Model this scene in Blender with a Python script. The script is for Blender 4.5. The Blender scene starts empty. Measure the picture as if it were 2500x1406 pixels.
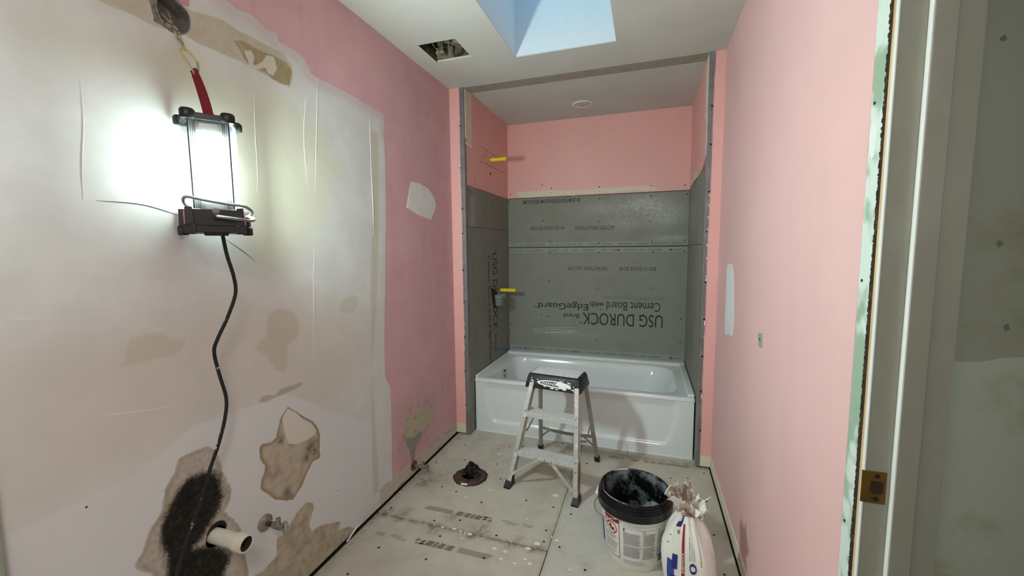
import bpy, bmesh, math, random
import numpy as np
from mathutils import Vector, Matrix
random.seed(7)
PI=math.pi
S=bpy.context.scene
COL=S.collection

# ---------------------------------------------------------------- camera
CAM=Vector((1.31839,-2.67303,1.36852)); YAW,PITCH,ROLL=[math.radians(a) for a in (-18.12388,-5.46477,-0.5456)]
FPX=1001.768
fw=Vector((math.sin(YAW)*math.cos(PITCH),math.cos(YAW)*math.cos(PITCH),math.sin(PITCH)))
rt=Vector((math.cos(YAW),-math.sin(YAW),0)); up=rt.cross(fw)
rt2=math.cos(ROLL)*rt+math.sin(ROLL)*up; up2=-math.sin(ROLL)*rt+math.cos(ROLL)*up
cd=bpy.data.cameras.new('camera'); cam=bpy.data.objects.new('camera',cd); COL.objects.link(cam)
M=Matrix((rt2,up2,-fw)).transposed().to_4x4(); M.translation=CAM; cam.matrix_world=M
cd.sensor_fit='HORIZONTAL'; cd.sensor_width=36.0; cd.lens=36.0*FPX/2500; cd.clip_start=0.02
S.camera=cam
# ---------------------------------------------------------------- world, exposure
w=bpy.data.worlds.new('sky'); S.world=w; w.use_nodes=True
bg=w.node_tree.nodes['Background']; bg.inputs['Color'].default_value=(0.14,0.49,0.82,1); bg.inputs['Strength'].default_value=1.35
S.view_settings.view_transform='Standard'; S.view_settings.look='None'
S.view_settings.exposure=0.40; S.view_settings.gamma=1.0; S.view_settings.use_curve_mapping=False
LED_FRONT=205.0; LED_RIGHT=660.0; LED_SIDE=26.0; LED_BACK=30.0
FILL_LIGHT=14.0
# soft fill light added behind the camera, not a known lamp
la=bpy.data.lights.new('fill_light','AREA'); la.shape='DISK'; la.size=0.5; la.energy=FILL_LIGHT; la.color=(0.97,1.0,0.98)
lo=bpy.data.objects.new('fill_light',la); COL.objects.link(lo); lo.location=(1.40,-3.15,2.44)
# ---------------------------------------------------------------- room numbers
W=1.721; H=2.469; XL=0.108; XR=1.638; D=0.931; YR=-3.45; JY=-1.757

# ---------------------------------------------------------------- materials
def sc(r,g,b):
    f=lambda c:(c/255/12.92 if c/255<=0.04045 else ((c/255+0.055)/1.055)**2.4)
    return (f(r),f(g),f(b),1)
class NG:
    def __init__(s,name,rough=0.6,metal=0.0,spec=0.4):
        s.m=bpy.data.materials.new(name); s.m.use_nodes=True; s.t=s.m.node_tree
        s.b=s.t.nodes['Principled BSDF']; s.b.inputs['Roughness'].default_value=rough
        s.b.inputs['Metallic'].default_value=metal; s.b.inputs['Specular IOR Level'].default_value=spec
        s.tc=s.t.nodes.new('ShaderNodeTexCoord')
    def n(s,k,**kw):
        o=s.t.nodes.new(k)
        for a,b in kw.items(): setattr(o,a,b)
        return o
    def put(s,sock,v):
        if isinstance(v,(int,float)): sock.default_value=v
        elif isinstance(v,tuple): sock.default_value=v
        else: s.t.links.new(v,sock)
    def noise(s,scale,detail=3,rough=0.55,stretch=None,off=None):
        o=s.n('ShaderNodeTexNoise'); o.inputs['Scale'].default_value=scale; o.inputs['Detail'].default_value=detail; o.inputs['Roughness'].default_value=rough
        src=s.tc.outputs['Object']
        if stretch or off:
            mp=s.n('ShaderNodeMapping'); s.t.links.new(src,mp.inputs['Vector'])
            if stretch: mp.inputs['Scale'].default_value=stretch
            if off: mp.inputs['Location'].default_value=off
            src=mp.outputs[0]
        s.t.links.new(src,o.inputs['Vector']); return o.outputs['Fac']
    def attr(s,name):
        o=s.n('ShaderNodeAttribute'); o.attribute_name=name; return o.outputs['Fac']
    def math(s,op,a,b=0.0,clamp=False):
        o=s.n('ShaderNodeMath',operation=op); o.use_clamp=clamp; s.put(o.inputs[0],a); s.put(o.inputs[1],b); return o.outputs[0]
    def step(s,v,lo,hi,out0=0.0,out1=1.0):
        o=s.n('ShaderNodeMapRange'); o.interpolation_type='SMOOTHSTEP'
        s.put(o.inputs['Value'],v); o.inputs['From Min'].default_value=lo; o.inputs['From Max'].default_value=hi
        o.inputs['To Min'].default_value=out0; o.inputs['To Max'].default_value=out1; return o.outputs[0]
    def mix(s,f,a,b):
        o=s.n('ShaderNodeMix',data_type='RGBA'); s.put(o.inputs[0],f); s.put(o.inputs[6],a); s.put(o.inputs[7],b); return o.outputs[2]
    def base(s,c): s.put(s.b.inputs['Base Color'],c)
    def rough(s,c): s.put(s.b.inputs['Roughness'],c)
    def bump(s,h,strength=0.3,dist=0.002):
        o=s.n('ShaderNodeBump'); o.inputs['Strength'].default_value=strength; o.inputs['Distance'].default_value=dist
        s.put(o.inputs['Height'],h); s.t.links.new(o.outputs[0],s.b.inputs['Normal'])
def simple(name,col,rough=0.6,metal=0.0,spec=0.4,var=0.12,scale=30,bump=0.0,bscale=200):
    g=NG(name,rough,metal,spec)
    c=tuple(min(1,x*(1-var)) for x in col[:3])+(1,); d=tuple(min(1,x*(1+var)) for x in col[:3])+(1,)
    g.base(g.mix(g.step(g.noise(scale,4),0.3,0.7),c,d))
    if bump: g.bump(g.noise(bscale,3),bump,0.001)
    return g.m
def worn(name,col,col2,scale=25,lo=0.5,hi=0.6,rough=0.5,metal=0.0,rough2=None,spec=0.4,bump=0.1,detail=6,stretch=None):
    g=NG(name,rough,metal,spec); k=g.step(g.noise(scale,detail,0.65,stretch),lo,hi)
    g.base(g.mix(k,col,col2))
    if metal: g.put(g.b.inputs['Metallic'],g.math('MULTIPLY',g.math('SUBTRACT',1.0,k),metal))
    if rough2 is not None: g.rough(g.math('ADD',g.math('MULTIPLY',k,rough2-rough),rough))
    if bump: g.bump(g.noise(scale*3,4),bump,0.001)
    return g.m
PINK=sc(226,150,148)
def pinkmat(name,col,streak=0.0,sheen=0.45):
    g=NG(name,0.5,0,sheen)
    c=g.mix(g.step(g.noise(3.0,3),0.3,0.75),tuple(x*0.95 for x in col[:3])+(1,),col)
    if streak:
        v=g.step(g.noise(9,3,0.6,(1,1,0.12)),0.5,0.75)
        c=g.mix(g.math('MULTIPLY',v,streak),c,tuple(x*0.75 for x in col[:3])+(1,))
    g.base(c); g.bump(g.noise(260,2),0.12,0.0006); return g.m
M_pink=pinkmat('pink_paint',sc(236,178,172))
M_pinkR=pinkmat('pink_paint_lit',sc(234,189,187),0.10)  # same pink made paler, lamp wash put into the right wall's colour
M_ceil=simple('ceiling_paint',sc(202,201,194),0.8,var=0.03,scale=4,bump=0.08,bscale=300)
M_white=simple('white_paint',sc(226,226,222),0.45,var=0.02,scale=8)
M_shaft=simple('shaft_paint',sc(222,226,228),0.8,var=0.01)
M_gypsum=worn('bare_drywall_grey',sc(158,150,136),sc(146,139,126),18,0.45,0.7,0.9,bump=0.15)
M_bare=worn('bare_drywall_cream',sc(222,212,190),sc(180,166,140),14,0.54,0.84,0.9,bump=0.2)
M_green=worn('green_board',sc(150,172,150),sc(208,218,210),5.5,0.44,0.53,0.85,bump=0.1,detail=3)
M_wood=worn('raw_wood',sc(214,182,140),sc(186,150,105),40,0.4,0.7,0.7,stretch=(1,1,0.08))
M_darkvoid=simple('dark_void',sc(46,42,34),0.95,var=0.4,scale=60)
M_cavity=worn('torn_cavity',sc(44,34,22),sc(86,70,44),70,0.5,0.7,0.95,bump=0.4)
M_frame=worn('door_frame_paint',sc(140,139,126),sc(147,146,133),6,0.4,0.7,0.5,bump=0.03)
M_spackle=simple('white_spackle',sc(226,226,224),0.85,var=0.03,scale=20,bump=0.1)
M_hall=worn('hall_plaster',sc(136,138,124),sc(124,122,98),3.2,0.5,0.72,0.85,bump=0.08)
def cementmat():
    g=NG('cement_board',0.9,0,0.25)
    f=g.noise(420,2,0.6); l=g.noise(5,4,0.6)
    c=g.mix(g.step(f,0.35,0.65),sc(124,124,114),sc(153,153,143))
    c=g.mix(g.math('MULTIPLY',g.step(l,0.45,0.75),0.35),c,sc(118,118,110))
    d=g.attr('dust'); c=g.mix(g.math('MULTIPLY',d,g.step(g.noise(40,7,0.8),0.22,0.75)),c,sc(196,198,196))
    g.base(c); g.bump(f,0.12,0.0006); return g.m
M_cement=cementmat()
M_cementS=M_cement
M_tape=simple('board_edge_tape',sc(150,151,147),0.85,var=0.06,scale=60)
M_ink=simple('black_ink',sc(44,46,48),0.8,var=0.25,scale=220)
M_inkfaint=simple('faded_ink',sc(112,113,108),0.85,var=0.12,scale=120)
M_inkfaint2=simple('faded_floor_ink',sc(122,117,105),0.9,var=0.12,scale=90)
M_tapeprint=simple('tape_print_grey',sc(126,127,122),0.85,var=0.06,scale=90)
M_stampfaint=simple('worn_floor_print',sc(142,137,124),0.9,var=0.08,scale=90)
M_screw=simple('screw_head',sc(40,40,38),0.5,0.6,var=0.3)
M_bead=worn('galvanised_bead',sc(124,120,121),sc(134,131,132),12,0.4,0.7,0.45,0.35,bump=0.05)
M_flake=simple('torn_paper',sc(240,240,236),0.6,var=0.03)
M_tub=NG('tub_enamel',0.12,0,0.5); M_tub.base(sc(222,226,226)); M_tub=M_tub.m
M_chrome=simple('chrome',sc(190,190,190),0.15,1.0,var=0.05)
M_oldmetal=worn('tarnished_metal',sc(158,154,144),sc(112,98,84),40,0.45,0.7,0.4,0.8,0.6)
M_rust=worn('rust',sc(104,66,54),sc(62,38,30),45,0.4,0.65,0.85)
M_flange=worn('rusty_flange',sc(88,56,55),sc(60,48,42),14,0.42,0.6,0.85,bump=0.4)
M_pvc=worn('pvc',sc(222,218,200),sc(196,188,166),12,0.5,0.8,0.45,bump=0.03)
M_black=simple('black_plastic',sc(19,20,22),0.4,var=0.25,scale=60)
M_blackbag=simple('black_plastic_film',sc(22,22,24),0.28,var=0.3,scale=40)
M_red=simple('red_webbing',sc(112,20,33),0.8,var=0.12,scale=300)
M_redp=simple('red_plastic',sc(196,92,80),0.5,var=0.08)
M_brass=simple('brass_wire',sc(214,190,120),0.3,0.9,var=0.05)
M_wire=worn('bare_wire',sc(190,176,150),sc(120,90,70),60,0.45,0.6,0.5,0.6)
M_cord=worn('black_cord',sc(26,27,28),sc(190,190,184),40,0.61,0.66,0.6,bump=0.05)
M_cordgrey=simple('grey_cord',sc(120,122,120),0.55,var=0.1)
M_yellow=simple('yellow_pipe',sc(236,212,40),0.5,var=0.06)
M_blue=simple('blue_plastic',sc(24,104,190),0.5,var=0.1)
M_alu=worn('ladder_aluminium',sc(192,190,184),sc(214,213,208),30,0.50,0.62,0.42,0.4,0.8,bump=0.1)
M_alud=worn('ladder_aluminium_dull',sc(160,156,146),sc(196,192,186),30,0.6,0.68,0.45,0.5,0.8,bump=0.1)
M_tread=worn('tread_plaster',sc(184,184,181),sc(210,210,207),80,0.25,0.7,0.6,0.5,0.9,bump=0.25)
M_cap=worn('cap_black_splattered',sc(32,34,36),sc(206,207,206),75,0.63,0.66,0.45,rough2=0.85,bump=0.2)
M_captop=worn('cap_top_plaster',sc(140,144,144),sc(208,211,211),60,0.30,0.46,0.8,bump=0.3)
M_pail=worn('white_pail',sc(226,226,222),sc(200,198,190),8,0.55,0.8,0.4,bump=0.02)
M_bktblk=worn('black_bucket_wet',sc(16,17,18),sc(60,63,66),30,0.62,0.78,0.2,rough2=0.6,bump=0.08)
M_bktin=worn('black_bucket_inside',sc(13,14,15),sc(118,124,128),7,0.44,0.60,0.22,rough2=0.7,bump=0.1)
M_bag=worn('paper_bag',sc(228,226,218),sc(206,190,180),6,0.5,0.75,0.7,bump=0.15)
M_bagin=worn('brown_kraft_paper',sc(142,124,106),sc(212,204,194),34,0.45,0.65,0.85,bump=0.2)
M_navy=simple('navy_print',sc(40,44,120),0.7,var=0.1)
M_bluep=simple('blue_print',sc(52,72,150),0.7,var=0.12)
M_redpr=simple('red_print',sc(150,34,44),0.7,var=0.1)
M_grey=simple('grey_print',sc(150,150,148),0.7,var=0.08)
M_dkgrey=simple('dark_print',sc(60,60,62),0.7,var=0.1)
M_brasspl=worn('aged_strike_plate',sc(120,92,40),sc(78,54,18),30,0.4,0.65,0.5,0.6,bump=0.1)
M_boxmetal=worn('box_metal',sc(150,150,146),sc(96,92,84),22,0.4,0.7,0.5,0.5)
M_lens=simple('frosted_lens',sc(206,190,184),0.6,var=0.03)
def emis(name,col,st):
    m=bpy.data.materials.new(name); m.use_nodes=True; t=m.node_tree; t.nodes.remove(t.nodes['Principled BSDF'])
    e=t.nodes.new('ShaderNodeEmission'); e.inputs[0].default_value=col; e.inputs[1].default_value=st
    t.links.new(e.outputs[0],t.nodes['Material Output'].inputs[0]); return m
M_led=emis('led_panel_front',(0.80,1.0,0.965,1),LED_FRONT)
M_leds=emis('led_panel_side',(0.80,1.0,0.965,1),LED_SIDE)
M_ledr=emis('led_panel_far_side',(0.80,1.0,0.965,1),LED_RIGHT)
M_ledb=emis('led_panel_back',(0.80,1.0,0.965,1),LED_BACK)
def clear(name,fac,tint=(1,1,1,1),rough=0.15):
    m=bpy.data.materials.new(name); m.use_nodes=True; t=m.node_tree; b=t.nodes['Principled BSDF']
    b.inputs['Base Color'].default_value=tint; b.inputs['Roughness'].default_value=rough
    tr=t.nodes.new('ShaderNodeBsdfTransparent'); mx=t.nodes.new('ShaderNodeMixShader'); mx.inputs[0].default_value=fac
    t.links.new(tr.outputs[0],mx.inputs[1]); t.links.new(b.outputs[0],mx.inputs[2]); t.links.new(mx.outputs[0],t.nodes['Material Output'].inputs[0]); return m
M_clear=clear('clear_ribbed_plastic',0.07,sc(120,128,132))
M_rib=clear('clear_rib',0.35,sc(60,66,72))
M_clearv=clear('clear_valve_guard',0.3,sc(200,205,205))
M_pane=clear('skylight_acrylic',0.06,(0.9,0.95,1,1))

# ---------------------------------------------------------------- builders
def tag(o,label=None,cat=None,group=None,kind=None):
    if label: o['label']=label
    if cat: o['category']=cat
    if group: o['group']=group
    if kind: o['kind']=kind
    return o
def empty(name,loc=(0,0,0),rz=0,label=None,cat=None,group=None):
    o=bpy.data.objects.new(name,None); o.empty_display_size=0.05; COL.objects.link(o); o.location=loc; o.rotation_euler=(0,0,rz)
    return tag(o,label,cat,group)
def mobj(name,me,mat,parent=None,smooth=False,kind=None):
    o=bpy.data.objects.new(name,me); COL.objects.link(o)
    if mat is not None:
        for m in (mat if isinstance(mat,(list,tuple)) else [mat]): me.materials.append(m)
    if parent is not None: o.parent=parent
    if smooth:
        me.polygons.foreach_set('use_smooth',[True]*len(me.polygons))
        try: me.set_sharp_from_angle(angle=math.radians(38))
        except Exception: pass
    if kind: o['kind']=kind
    return o
def obj(name,bm,mat,parent=None,smooth=False,kind=None,local=True):
    """bm is in world metres; when parented to an empty thing the vertices go into its frame"""
    bmesh.ops.recalc_face_normals(bm,faces=bm.faces)
    me=bpy.data.meshes.new(name); bm.to_mesh(me); bm.free()
    return mobj(name,me,mat,parent,smooth,kind)
def box(bm,x0,x1,y0,y1,z0,z1,bev=0.0,seg=2):
    vs=[bm.verts.new(p) for p in ((x0,y0,z0),(x1,y0,z0),(x1,y1,z0),(x0,y1,z0),(x0,y0,z1),(x1,y0,z1),(x1,y1,z1),(x0,y1,z1))]
    fs=[bm.faces.new([vs[i] for i in f]) for f in ((0,3,2,1),(4,5,6,7),(0,1,5,4),(1,2,6,5),(2,3,7,6),(3,0,4,7))]
    if bev:
        es=list({e for f in fs for e in f.edges})
        bmesh.ops.bevel(bm,geom=es,offset=bev,segments=seg,affect='EDGES',profile=0.5)
    return bm
def bx(*a,**k): return box(bmesh.new(),*a,**k)
def beam(bm,p0,p1,w,d,ref=(0,1,0),bev=0.0):
    """rectangular bar from p0 to p1; d along ref, w across"""
    p0=Vector(p0); p1=Vector(p1); a=(p1-p0).normalized(); r=Vector(ref); v=(r-a*r.dot(a)).normalized(); u=a.cross(v)
    vs=[bm.verts.new(p+u*sx*w/2+v*sy*d/2) for p in (p0,p1) for sx,sy in ((-1,-1),(1,-1),(1,1),(-1,1))]
    fs=[bm.faces.new([vs[i] for i in f]) for f in ((0,3,2,1),(4,5,6,7),(0,1,5,4),(1,2,6,5),(2,3,7,6),(3,0,4,7))]
    if bev:
        es=list({e for f in fs for e in f.edges}); bmesh.ops.bevel(bm,geom=es,offset=bev,segments=2,affect='EDGES',profile=0.5)
    return bm
def cat_path(pts,n=6):
    P=[Vector(p) for p in pts]; out=[]
    for i in range(len(P)-1):
        a=P[max(i-1,0)];b=P[i];c=P[i+1];d=P[min(i+2,len(P)-1)]
        for k in range(n):
            t=k/n; out.append(0.5*((2*b)+(c-a)*t+(2*a-5*b+4*c-d)*t*t+(3*b-a-3*c+d)*t**3))
    out.append(P[-1]); return out
def tube(bm,pts,r,seg=8,smooth_n=0,caps=True,flat=1.0):
    P=cat_path(pts,smooth_n) if smooth_n else [Vector(p) for p in pts]
    rings=[]; u=None
    for i,p in enumerate(P):
        t=(P[min(i+1,len(P)-1)]-P[max(i-1,0)]).normalized()
        if u is None:
            u=t.orthogonal().normalized()
        u=(u-t*u.dot(t)).normalized(); v=t.cross(u)
        rr=r(i/(len(P)-1)) if callable(r) else r
        rings.append([bm.verts.new(p+(u*math.cos(2*PI*k/seg)+v*math.sin(2*PI*k/seg)*flat)*rr) for k in range(seg)])
    for a,b in zip(rings,rings[1:]):
        for k in range(seg): bm.faces.new((a[k],a[(k+1)%seg],b[(k+1)%seg],b[k]))
    if caps: bm.faces.new(rings[0][::-1]); bm.faces.new(rings[-1])
    return bm
def lathe(bm,prof,seg=32,origin=(0,0,0),axis='z',closed=False,sx=1.0,sy=1.0):
    """prof: list of (radius, height). axis z up, or x: height runs along +x, or any Matrix"""
    o=Vector(origin); rings=[]
    for r,h in prof:
        ring=[]
        for k in range(seg):
            a=2*PI*k/seg; x=r*math.cos(a)*sx; y=r*math.sin(a)*sy
            p=Vector((x,y,h)) if axis=='z' else (Vector((h,x,y)) if axis=='x' else axis@Vector((x,y,h)))
            ring.append(bm.verts.new(o+p))
        rings.append(ring)
    rr=list(zip(rings,rings[1:]))+([(rings[-1],rings[0])] if closed else [])
    for a,b in rr:
        for k in range(seg): bm.faces.new((a[k],a[(k+1)%seg],b[(k+1)%seg],b[k]))
    if not closed:
        if prof[0][0]>1e-5: bm.faces.new(rings[0][::-1])
        if prof[-1][0]>1e-5: bm.faces.new(rings[-1])
    bmesh.ops.remove_doubles(bm,verts=bm.verts,dist=1e-6)
    return bm
def slab(bm,poly,fn,thick):
    """poly: 2D outline; fn(u,v,h)->3D point; a prism of height thick"""
    a=[bm.verts.new(fn(u,v,0.0)) for u,v in poly]; b=[bm.verts.new(fn(u,v,thick)) for u,v in poly]
    n=len(poly); bm.faces.new(a[::-1]); bm.faces.new(b)
    for i in range(n): bm.faces.new((a[i],a[(i+1)%n],b[(i+1)%n],b[i]))
    return bm
def rough_outline(poly,step=0.006,amp=0.0015,rnd=random):
    out=[]
    for i in range(len(poly)):
        a=Vector(poly[i]); b=Vector(poly[(i+1)%len(poly)]); L=(b-a).length; n=max(1,int(L/step))
        nrm=Vector((-(b-a).y,(b-a).x)); nrm=nrm.normalized() if nrm.length>0 else nrm
        for k in range(n): 
            q=a.lerp(b,k/n)+nrm*rnd.uniform(-amp,amp); out.append((q.x,q.y))
    return out
def smooth_outline(poly,n=4):
    P=[Vector((x,y,0)) for x,y in poly]; out=[]; N=len(P)
    for i in range(N):
        a=P[i-1];b=P[i];c=P[(i+1)%N];d=P[(i+2)%N]
        for k in range(n):
            t=k/n; q=0.5*((2*b)+(c-a)*t+(2*a-5*b+4*c-d)*t*t+(3*b-a-3*c+d)*t**3); out.append((q.x,q.y))
    return out
on_left=lambda off=0.0:(lambda y,z,h:(off+h,y,z))
on_right=lambda off=0.0:(lambda y,z,h:(W-off-h,y,z))
on_floor=lambda off=0.0:(lambda x,y,h:(x,y,off+h))
on_back=lambda off=0.0:(lambda x,z,h:(x,D-off-h,z))
on_cheek=lambda off=0.0:(lambda y,z,h:(XL+off+h,y,z))
# lettering: font curve -> mesh, fitted into a box, then mapped
def text_verts(body,bold=False):
    cu=bpy.data.curves.new('t','FONT'); cu.body=body; cu.size=1.0; cu.resolution_u=5; cu.extrude=0.0
    if bold: cu.offset=0.007
    o=bpy.data.objects.new('t',cu); COL.objects.link(o); bpy.context.view_layer.update()
    dg=bpy.context.evaluated_depsgraph_get(); me=bpy.data.meshes.new_from_object(o.evaluated_get(dg))
    n=len(me.vertices); co=np.empty(n*3); me.vertices.foreach_get('co',co); co=co.reshape(-1,3)[:,:2]
    faces=[tuple(p.vertices) for p in me.polygons]
    bpy.data.objects.remove(o); bpy.data.curves.remove(cu); bpy.data.meshes.remove(me)
    lo=co.min(0); hi=co.max(0); co=(co-lo)/np.maximum(hi-lo,1e-6)
    return co,faces
def add_text(bm,body,fn,w,h,bold=False):
    """fn(u,v)->3D with u in 0..w, v in 0..h"""
    co,faces=text_verts(body,bold); vs=[bm.verts.new(fn(c[0]*w,c[1]*h)) for c in co]
    for f in faces:
        try: bm.faces.new([vs[i] for i in f])
        except ValueError: pass
    return bm
def quad(bm,fn,u0,u1,v0,v1,nu=1,nv=1):
    g=[[bm.verts.new(fn(u0+(u1-u0)*i/nu,v0+(v1-v0)*j/nv)) for i in range(nu+1)] for j in range(nv+1)]
    for j in range(nv):
        for i in range(nu): bm.faces.new((g[j][i],g[j][i+1],g[j+1][i+1],g[j+1][i]))
    return bm
def flat(name,bm,mat,parent,kind=None):   # lettering: keeps its winding
    me=bpy.data.meshes.new(name); bm.to_mesh(me); bm.free(); return mobj(name,me,mat,parent,kind=kind)
def sdf(poly,X,Y):
    """signed distance, positive inside"""
    P=np.array(poly); d=np.full(X.shape,1e9); ins=np.zeros(X.shape,bool); n=len(P)
    for i in range(n):
        a=P[i]; b=P[(i+1)%n]; e=b-a; wx=X-a[0]; wy=Y-a[1]
        t=np.clip((wx*e[0]+wy*e[1])/max(e@e,1e-12),0,1); d=np.minimum(d,np.hypot(wx-e[0]*t,wy-e[1]*t))
        c=((a[1]<=Y)&(b[1]>Y))|((b[1]<=Y)&(a[1]>Y))
        with np.errstate(divide='ignore',invalid='ignore'): xi=a[0]+(Y-a[1])/(b[1]-a[1] if b[1]!=a[1] else 1e-9)*(b[0]-a[0])
        ins^=c&(X<xi)
    return np.where(ins,d,-d)
LW={
 'white':[(-2.155,1.986),(-1.701,2.205),(-1.617,2.180),(-1.571,2.176),(-1.511,2.180),(-1.464,2.165),(-1.415,2.167),(-1.417,2.141),(-1.356,2.145),(-1.288,2.134),(-1.267,2.111),(-1.266,2.087),(-1.216,2.085),(-1.145,2.086),(-0.974,2.084),(-0.766,2.070),(-0.774,1.937),(-0.774,1.718),(-0.784,1.503),(-0.795,1.397),(-0.812,1.191),(-0.822,1.086),(-0.841,0.900),(-0.848,0.689),(-0.804,0.618),(-0.808,0.434),(-0.818,0.106),(-0.82,-0.05),(-2.4,-0.05),(-2.4,0.6)],
 'pinkbit':[(-1.792,2.119),(-1.726,2.156),(-1.731,2.098),(-1.743,2.093),(-1.767,2.097)],
 'band':[(-2.006,2.026),(-1.994,1.996),(-1.876,1.999),(-1.836,1.996),(-1.749,2.008),(-1.717,2.003),(-1.613,2.004),(-1.569,2.007),(-1.524,2.001),(-1.404,1.996),(-1.371,1.993),(-1.358,2.035),(-1.357,2.081),(-1.396,2.110),(-1.483,2.107),(-1.576,2.105),(-1.625,2.113),(-1.684,2.102),(-1.722,2.091),(-1.756,2.094),(-1.837,2.125)],
 'splotch':[(-1.559,2.047),(-1.531,2.063),(-1.520,2.043),(-1.529,2.012),(-1.488,2.042),(-1.469,2.076),(-1.438,2.077),(-1.430,2.045),(-1.443,2.011),(-1.465,2.009),(-1.479,2.025),(-1.516,2.001),(-1.543,1.993),(-1.547,2.018)],
 'darkband':[(-1.594,2.064),(-1.560,2.080),(-1.511,2.075),(-1.435,2.083),(-1.381,2.080),(-1.356,2.060),(-1.373,2.001),(-1.415,1.993),(-1.451,1.995),(-1.475,2.007),(-1.500,2.007),(-1.524,2.001),(-1.543,2.007),(-1.561,2.020),(-1.574,2.041)],
 'lowbeige':[(-2.095,1.863),(-2.039,1.898),(-1.910,1.921),(-1.765,1.977),(-1.618,1.938),(-1.527,1.951),(-1.408,1.950),(-1.270,1.915),(-1.183,1.864),(-1.115,1.756),(-1.206,1.530),(-1.308,1.388),(-1.438,1.294),(-1.576,1.315),(-1.613,1.443),(-1.723,1.616),(-1.779,1.808),(-1.887,1.869),(-1.998,1.863)],
 'stain':[(-1.474,0.762),(-1.432,0.729),(-1.398,0.690),(-1.352,0.653),(-1.326,0.610),(-1.317,0.579),(-1.324,0.517),(-1.324,0.480),(-1.364,0.483),(-1.400,0.448),(-1.429,0.411),(-1.473,0.380),(-1.511,0.399),(-1.555,0.431),(-1.588,0.475),(-1.611,0.504),(-1.607,0.538),(-1.590,0.560),(-1.588,0.583),(-1.604,0.615),(-1.606,0.655),(-1.594,0.668),(-1.556,0.658),(-1.533,0.664),(-1.522,0.695),(-1.510,0.731)],
 'cream':[(-1.475,0.757),(-1.437,0.728),(-1.409,0.690),(-1.363,0.651),(-1.336,0.606),(-1.345,0.593),(-1.384,0.589),(-1.437,0.594),(-1.480,0.617),(-1.495,0.675),(-1.501,0.727)],
 'lower':[(-1.382,0.310),(-1.373,0.282),(-1.393,0.244),(-1.405,0.225),(-1.391,0.192),(-1.345,0.184),(-1.298,0.161),(-1.223,0.121),(-1.239,0.091),(-1.192,0.069),(-1.101,0.007),(-1.118,-0.014),(-1.310,-0.006),(-1.427,0.001),(-1.492,-0.017),(-1.724,0.184),(-1.659,0.208),(-1.626,0.198),(-1.567,0.210),(-1.558,0.278),(-1.521,0.269),(-1.494,0.294),(-1.446,0.324),(-1.414,0.330)],
 'mould':[(-1.797,0.672),(-1.772,0.658),(-1.755,0.635),(-1.749,0.603),(-1.747,0.559),(-1.762,0.525),(-1.784,0.504),(-1.809,0.479),(-1.833,0.461),(-1.852,0.451),(-1.816,0.433),(-1.772,0.401),(-1.740,0.356),(-1.739,0.326),(-1.758,0.311),(-1.776,0.259),(-1.932,0.391),(-1.924,0.436),(-1.922,0.480),(-1.934,0.528),(-1.932,0.565),(-1.920,0.595),(-1.901,0.627),(-1.877,0.657),(-1.846,0.679)],
 'halo':[(-1.833,0.758),(-1.784,0.751),(-1.759,0.729),(-1.749,0.682),(-1.742,0.642),(-1.719,0.572),(-1.726,0.532),(-1.749,0.510),(-1.717,0.459),(-1.694,0.414),(-1.699,0.383),(-1.685,0.284),(-1.680,0.242),(-1.693,0.181),(-1.962,0.410),(-1.963,0.456),(-1.999,0.503),(-2.000,0.516),(-1.982,0.538),(-1.958,0.589),(-1.924,0.622),(-1.914,0.679),(-1.883,0.719),(-1.869,0.756)],
 'lips':[(-1.599,0.825),(-1.577,0.844),(-1.551,0.839),(-1.530,0.827),(-1.497,0.844),(-1.439,0.841),(-1.403,0.841),(-1.393,0.826),(-1.420,0.822),(-1.470,0.819),(-1.522,0.820),(-1.562,0.815)],
 'blobA':[(-1.540,1.103),(-1.534,1.132),(-1.501,1.149),(-1.465,1.149),(-1.418,1.126),(-1.400,1.099),(-1.392,1.060),(-1.410,1.022),(-1.456,1.007),(-1.462,0.927),(-1.483,0.900),(-1.518,0.927),(-1.549,0.982),(-1.596,1.024),(-1.578,1.042),(-1.544,1.058)],
 'blobB':[(-1.979,1.081),(-1.967,1.118),(-1.961,1.139),(-1.937,1.142),(-1.877,1.136),(-1.862,1.112),(-1.823,1.103),(-1.831,1.080),(-1.861,1.062),(-1.908,1.068),(-1.953,1.063),(-1.990,1.068)],
 'blobC':[(-1.167,1.112),(-1.124,1.149),(-1.068,1.155),(-1.033,1.133),(-1.042,1.100),(-1.081,1.070),(-1.156,1.087)],
 'cool':[(-2.250,0.756),(-2.190,0.752),(-2.090,0.759),(-1.978,0.755),(-1.822,0.834),(-1.705,0.827),(-1.474,0.817),(-1.267,0.672),(-0.997,0.503),(-0.829,0.410),(-0.829,0.104),(-1.028,0.040),(-1.362,0.012),(-1.709,0.004),(-2.267,0.556)],
 'warm':[(-2.193,1.148),(-2.115,1.158),(-1.945,1.164),(-1.782,1.185),(-1.613,1.246),(-1.323,1.185),(-1.022,1.072),(-0.974,0.857),(-1.107,0.690),(-1.315,0.672),(-1.583,0.794),(-1.812,0.804),(-1.978,0.761),(-2.088,0.779),(-2.223,0.803)],
 'edgebar':[(-0.884,1.959),(-0.828,1.963),(-0.850,1.475),(-0.901,1.054),(-0.963,0.769),(-0.939,0.278),(-0.940,0.098),(-0.991,0.105),(-0.985,0.301),(-0.936,1.184),(-0.885,1.698)],
}
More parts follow.
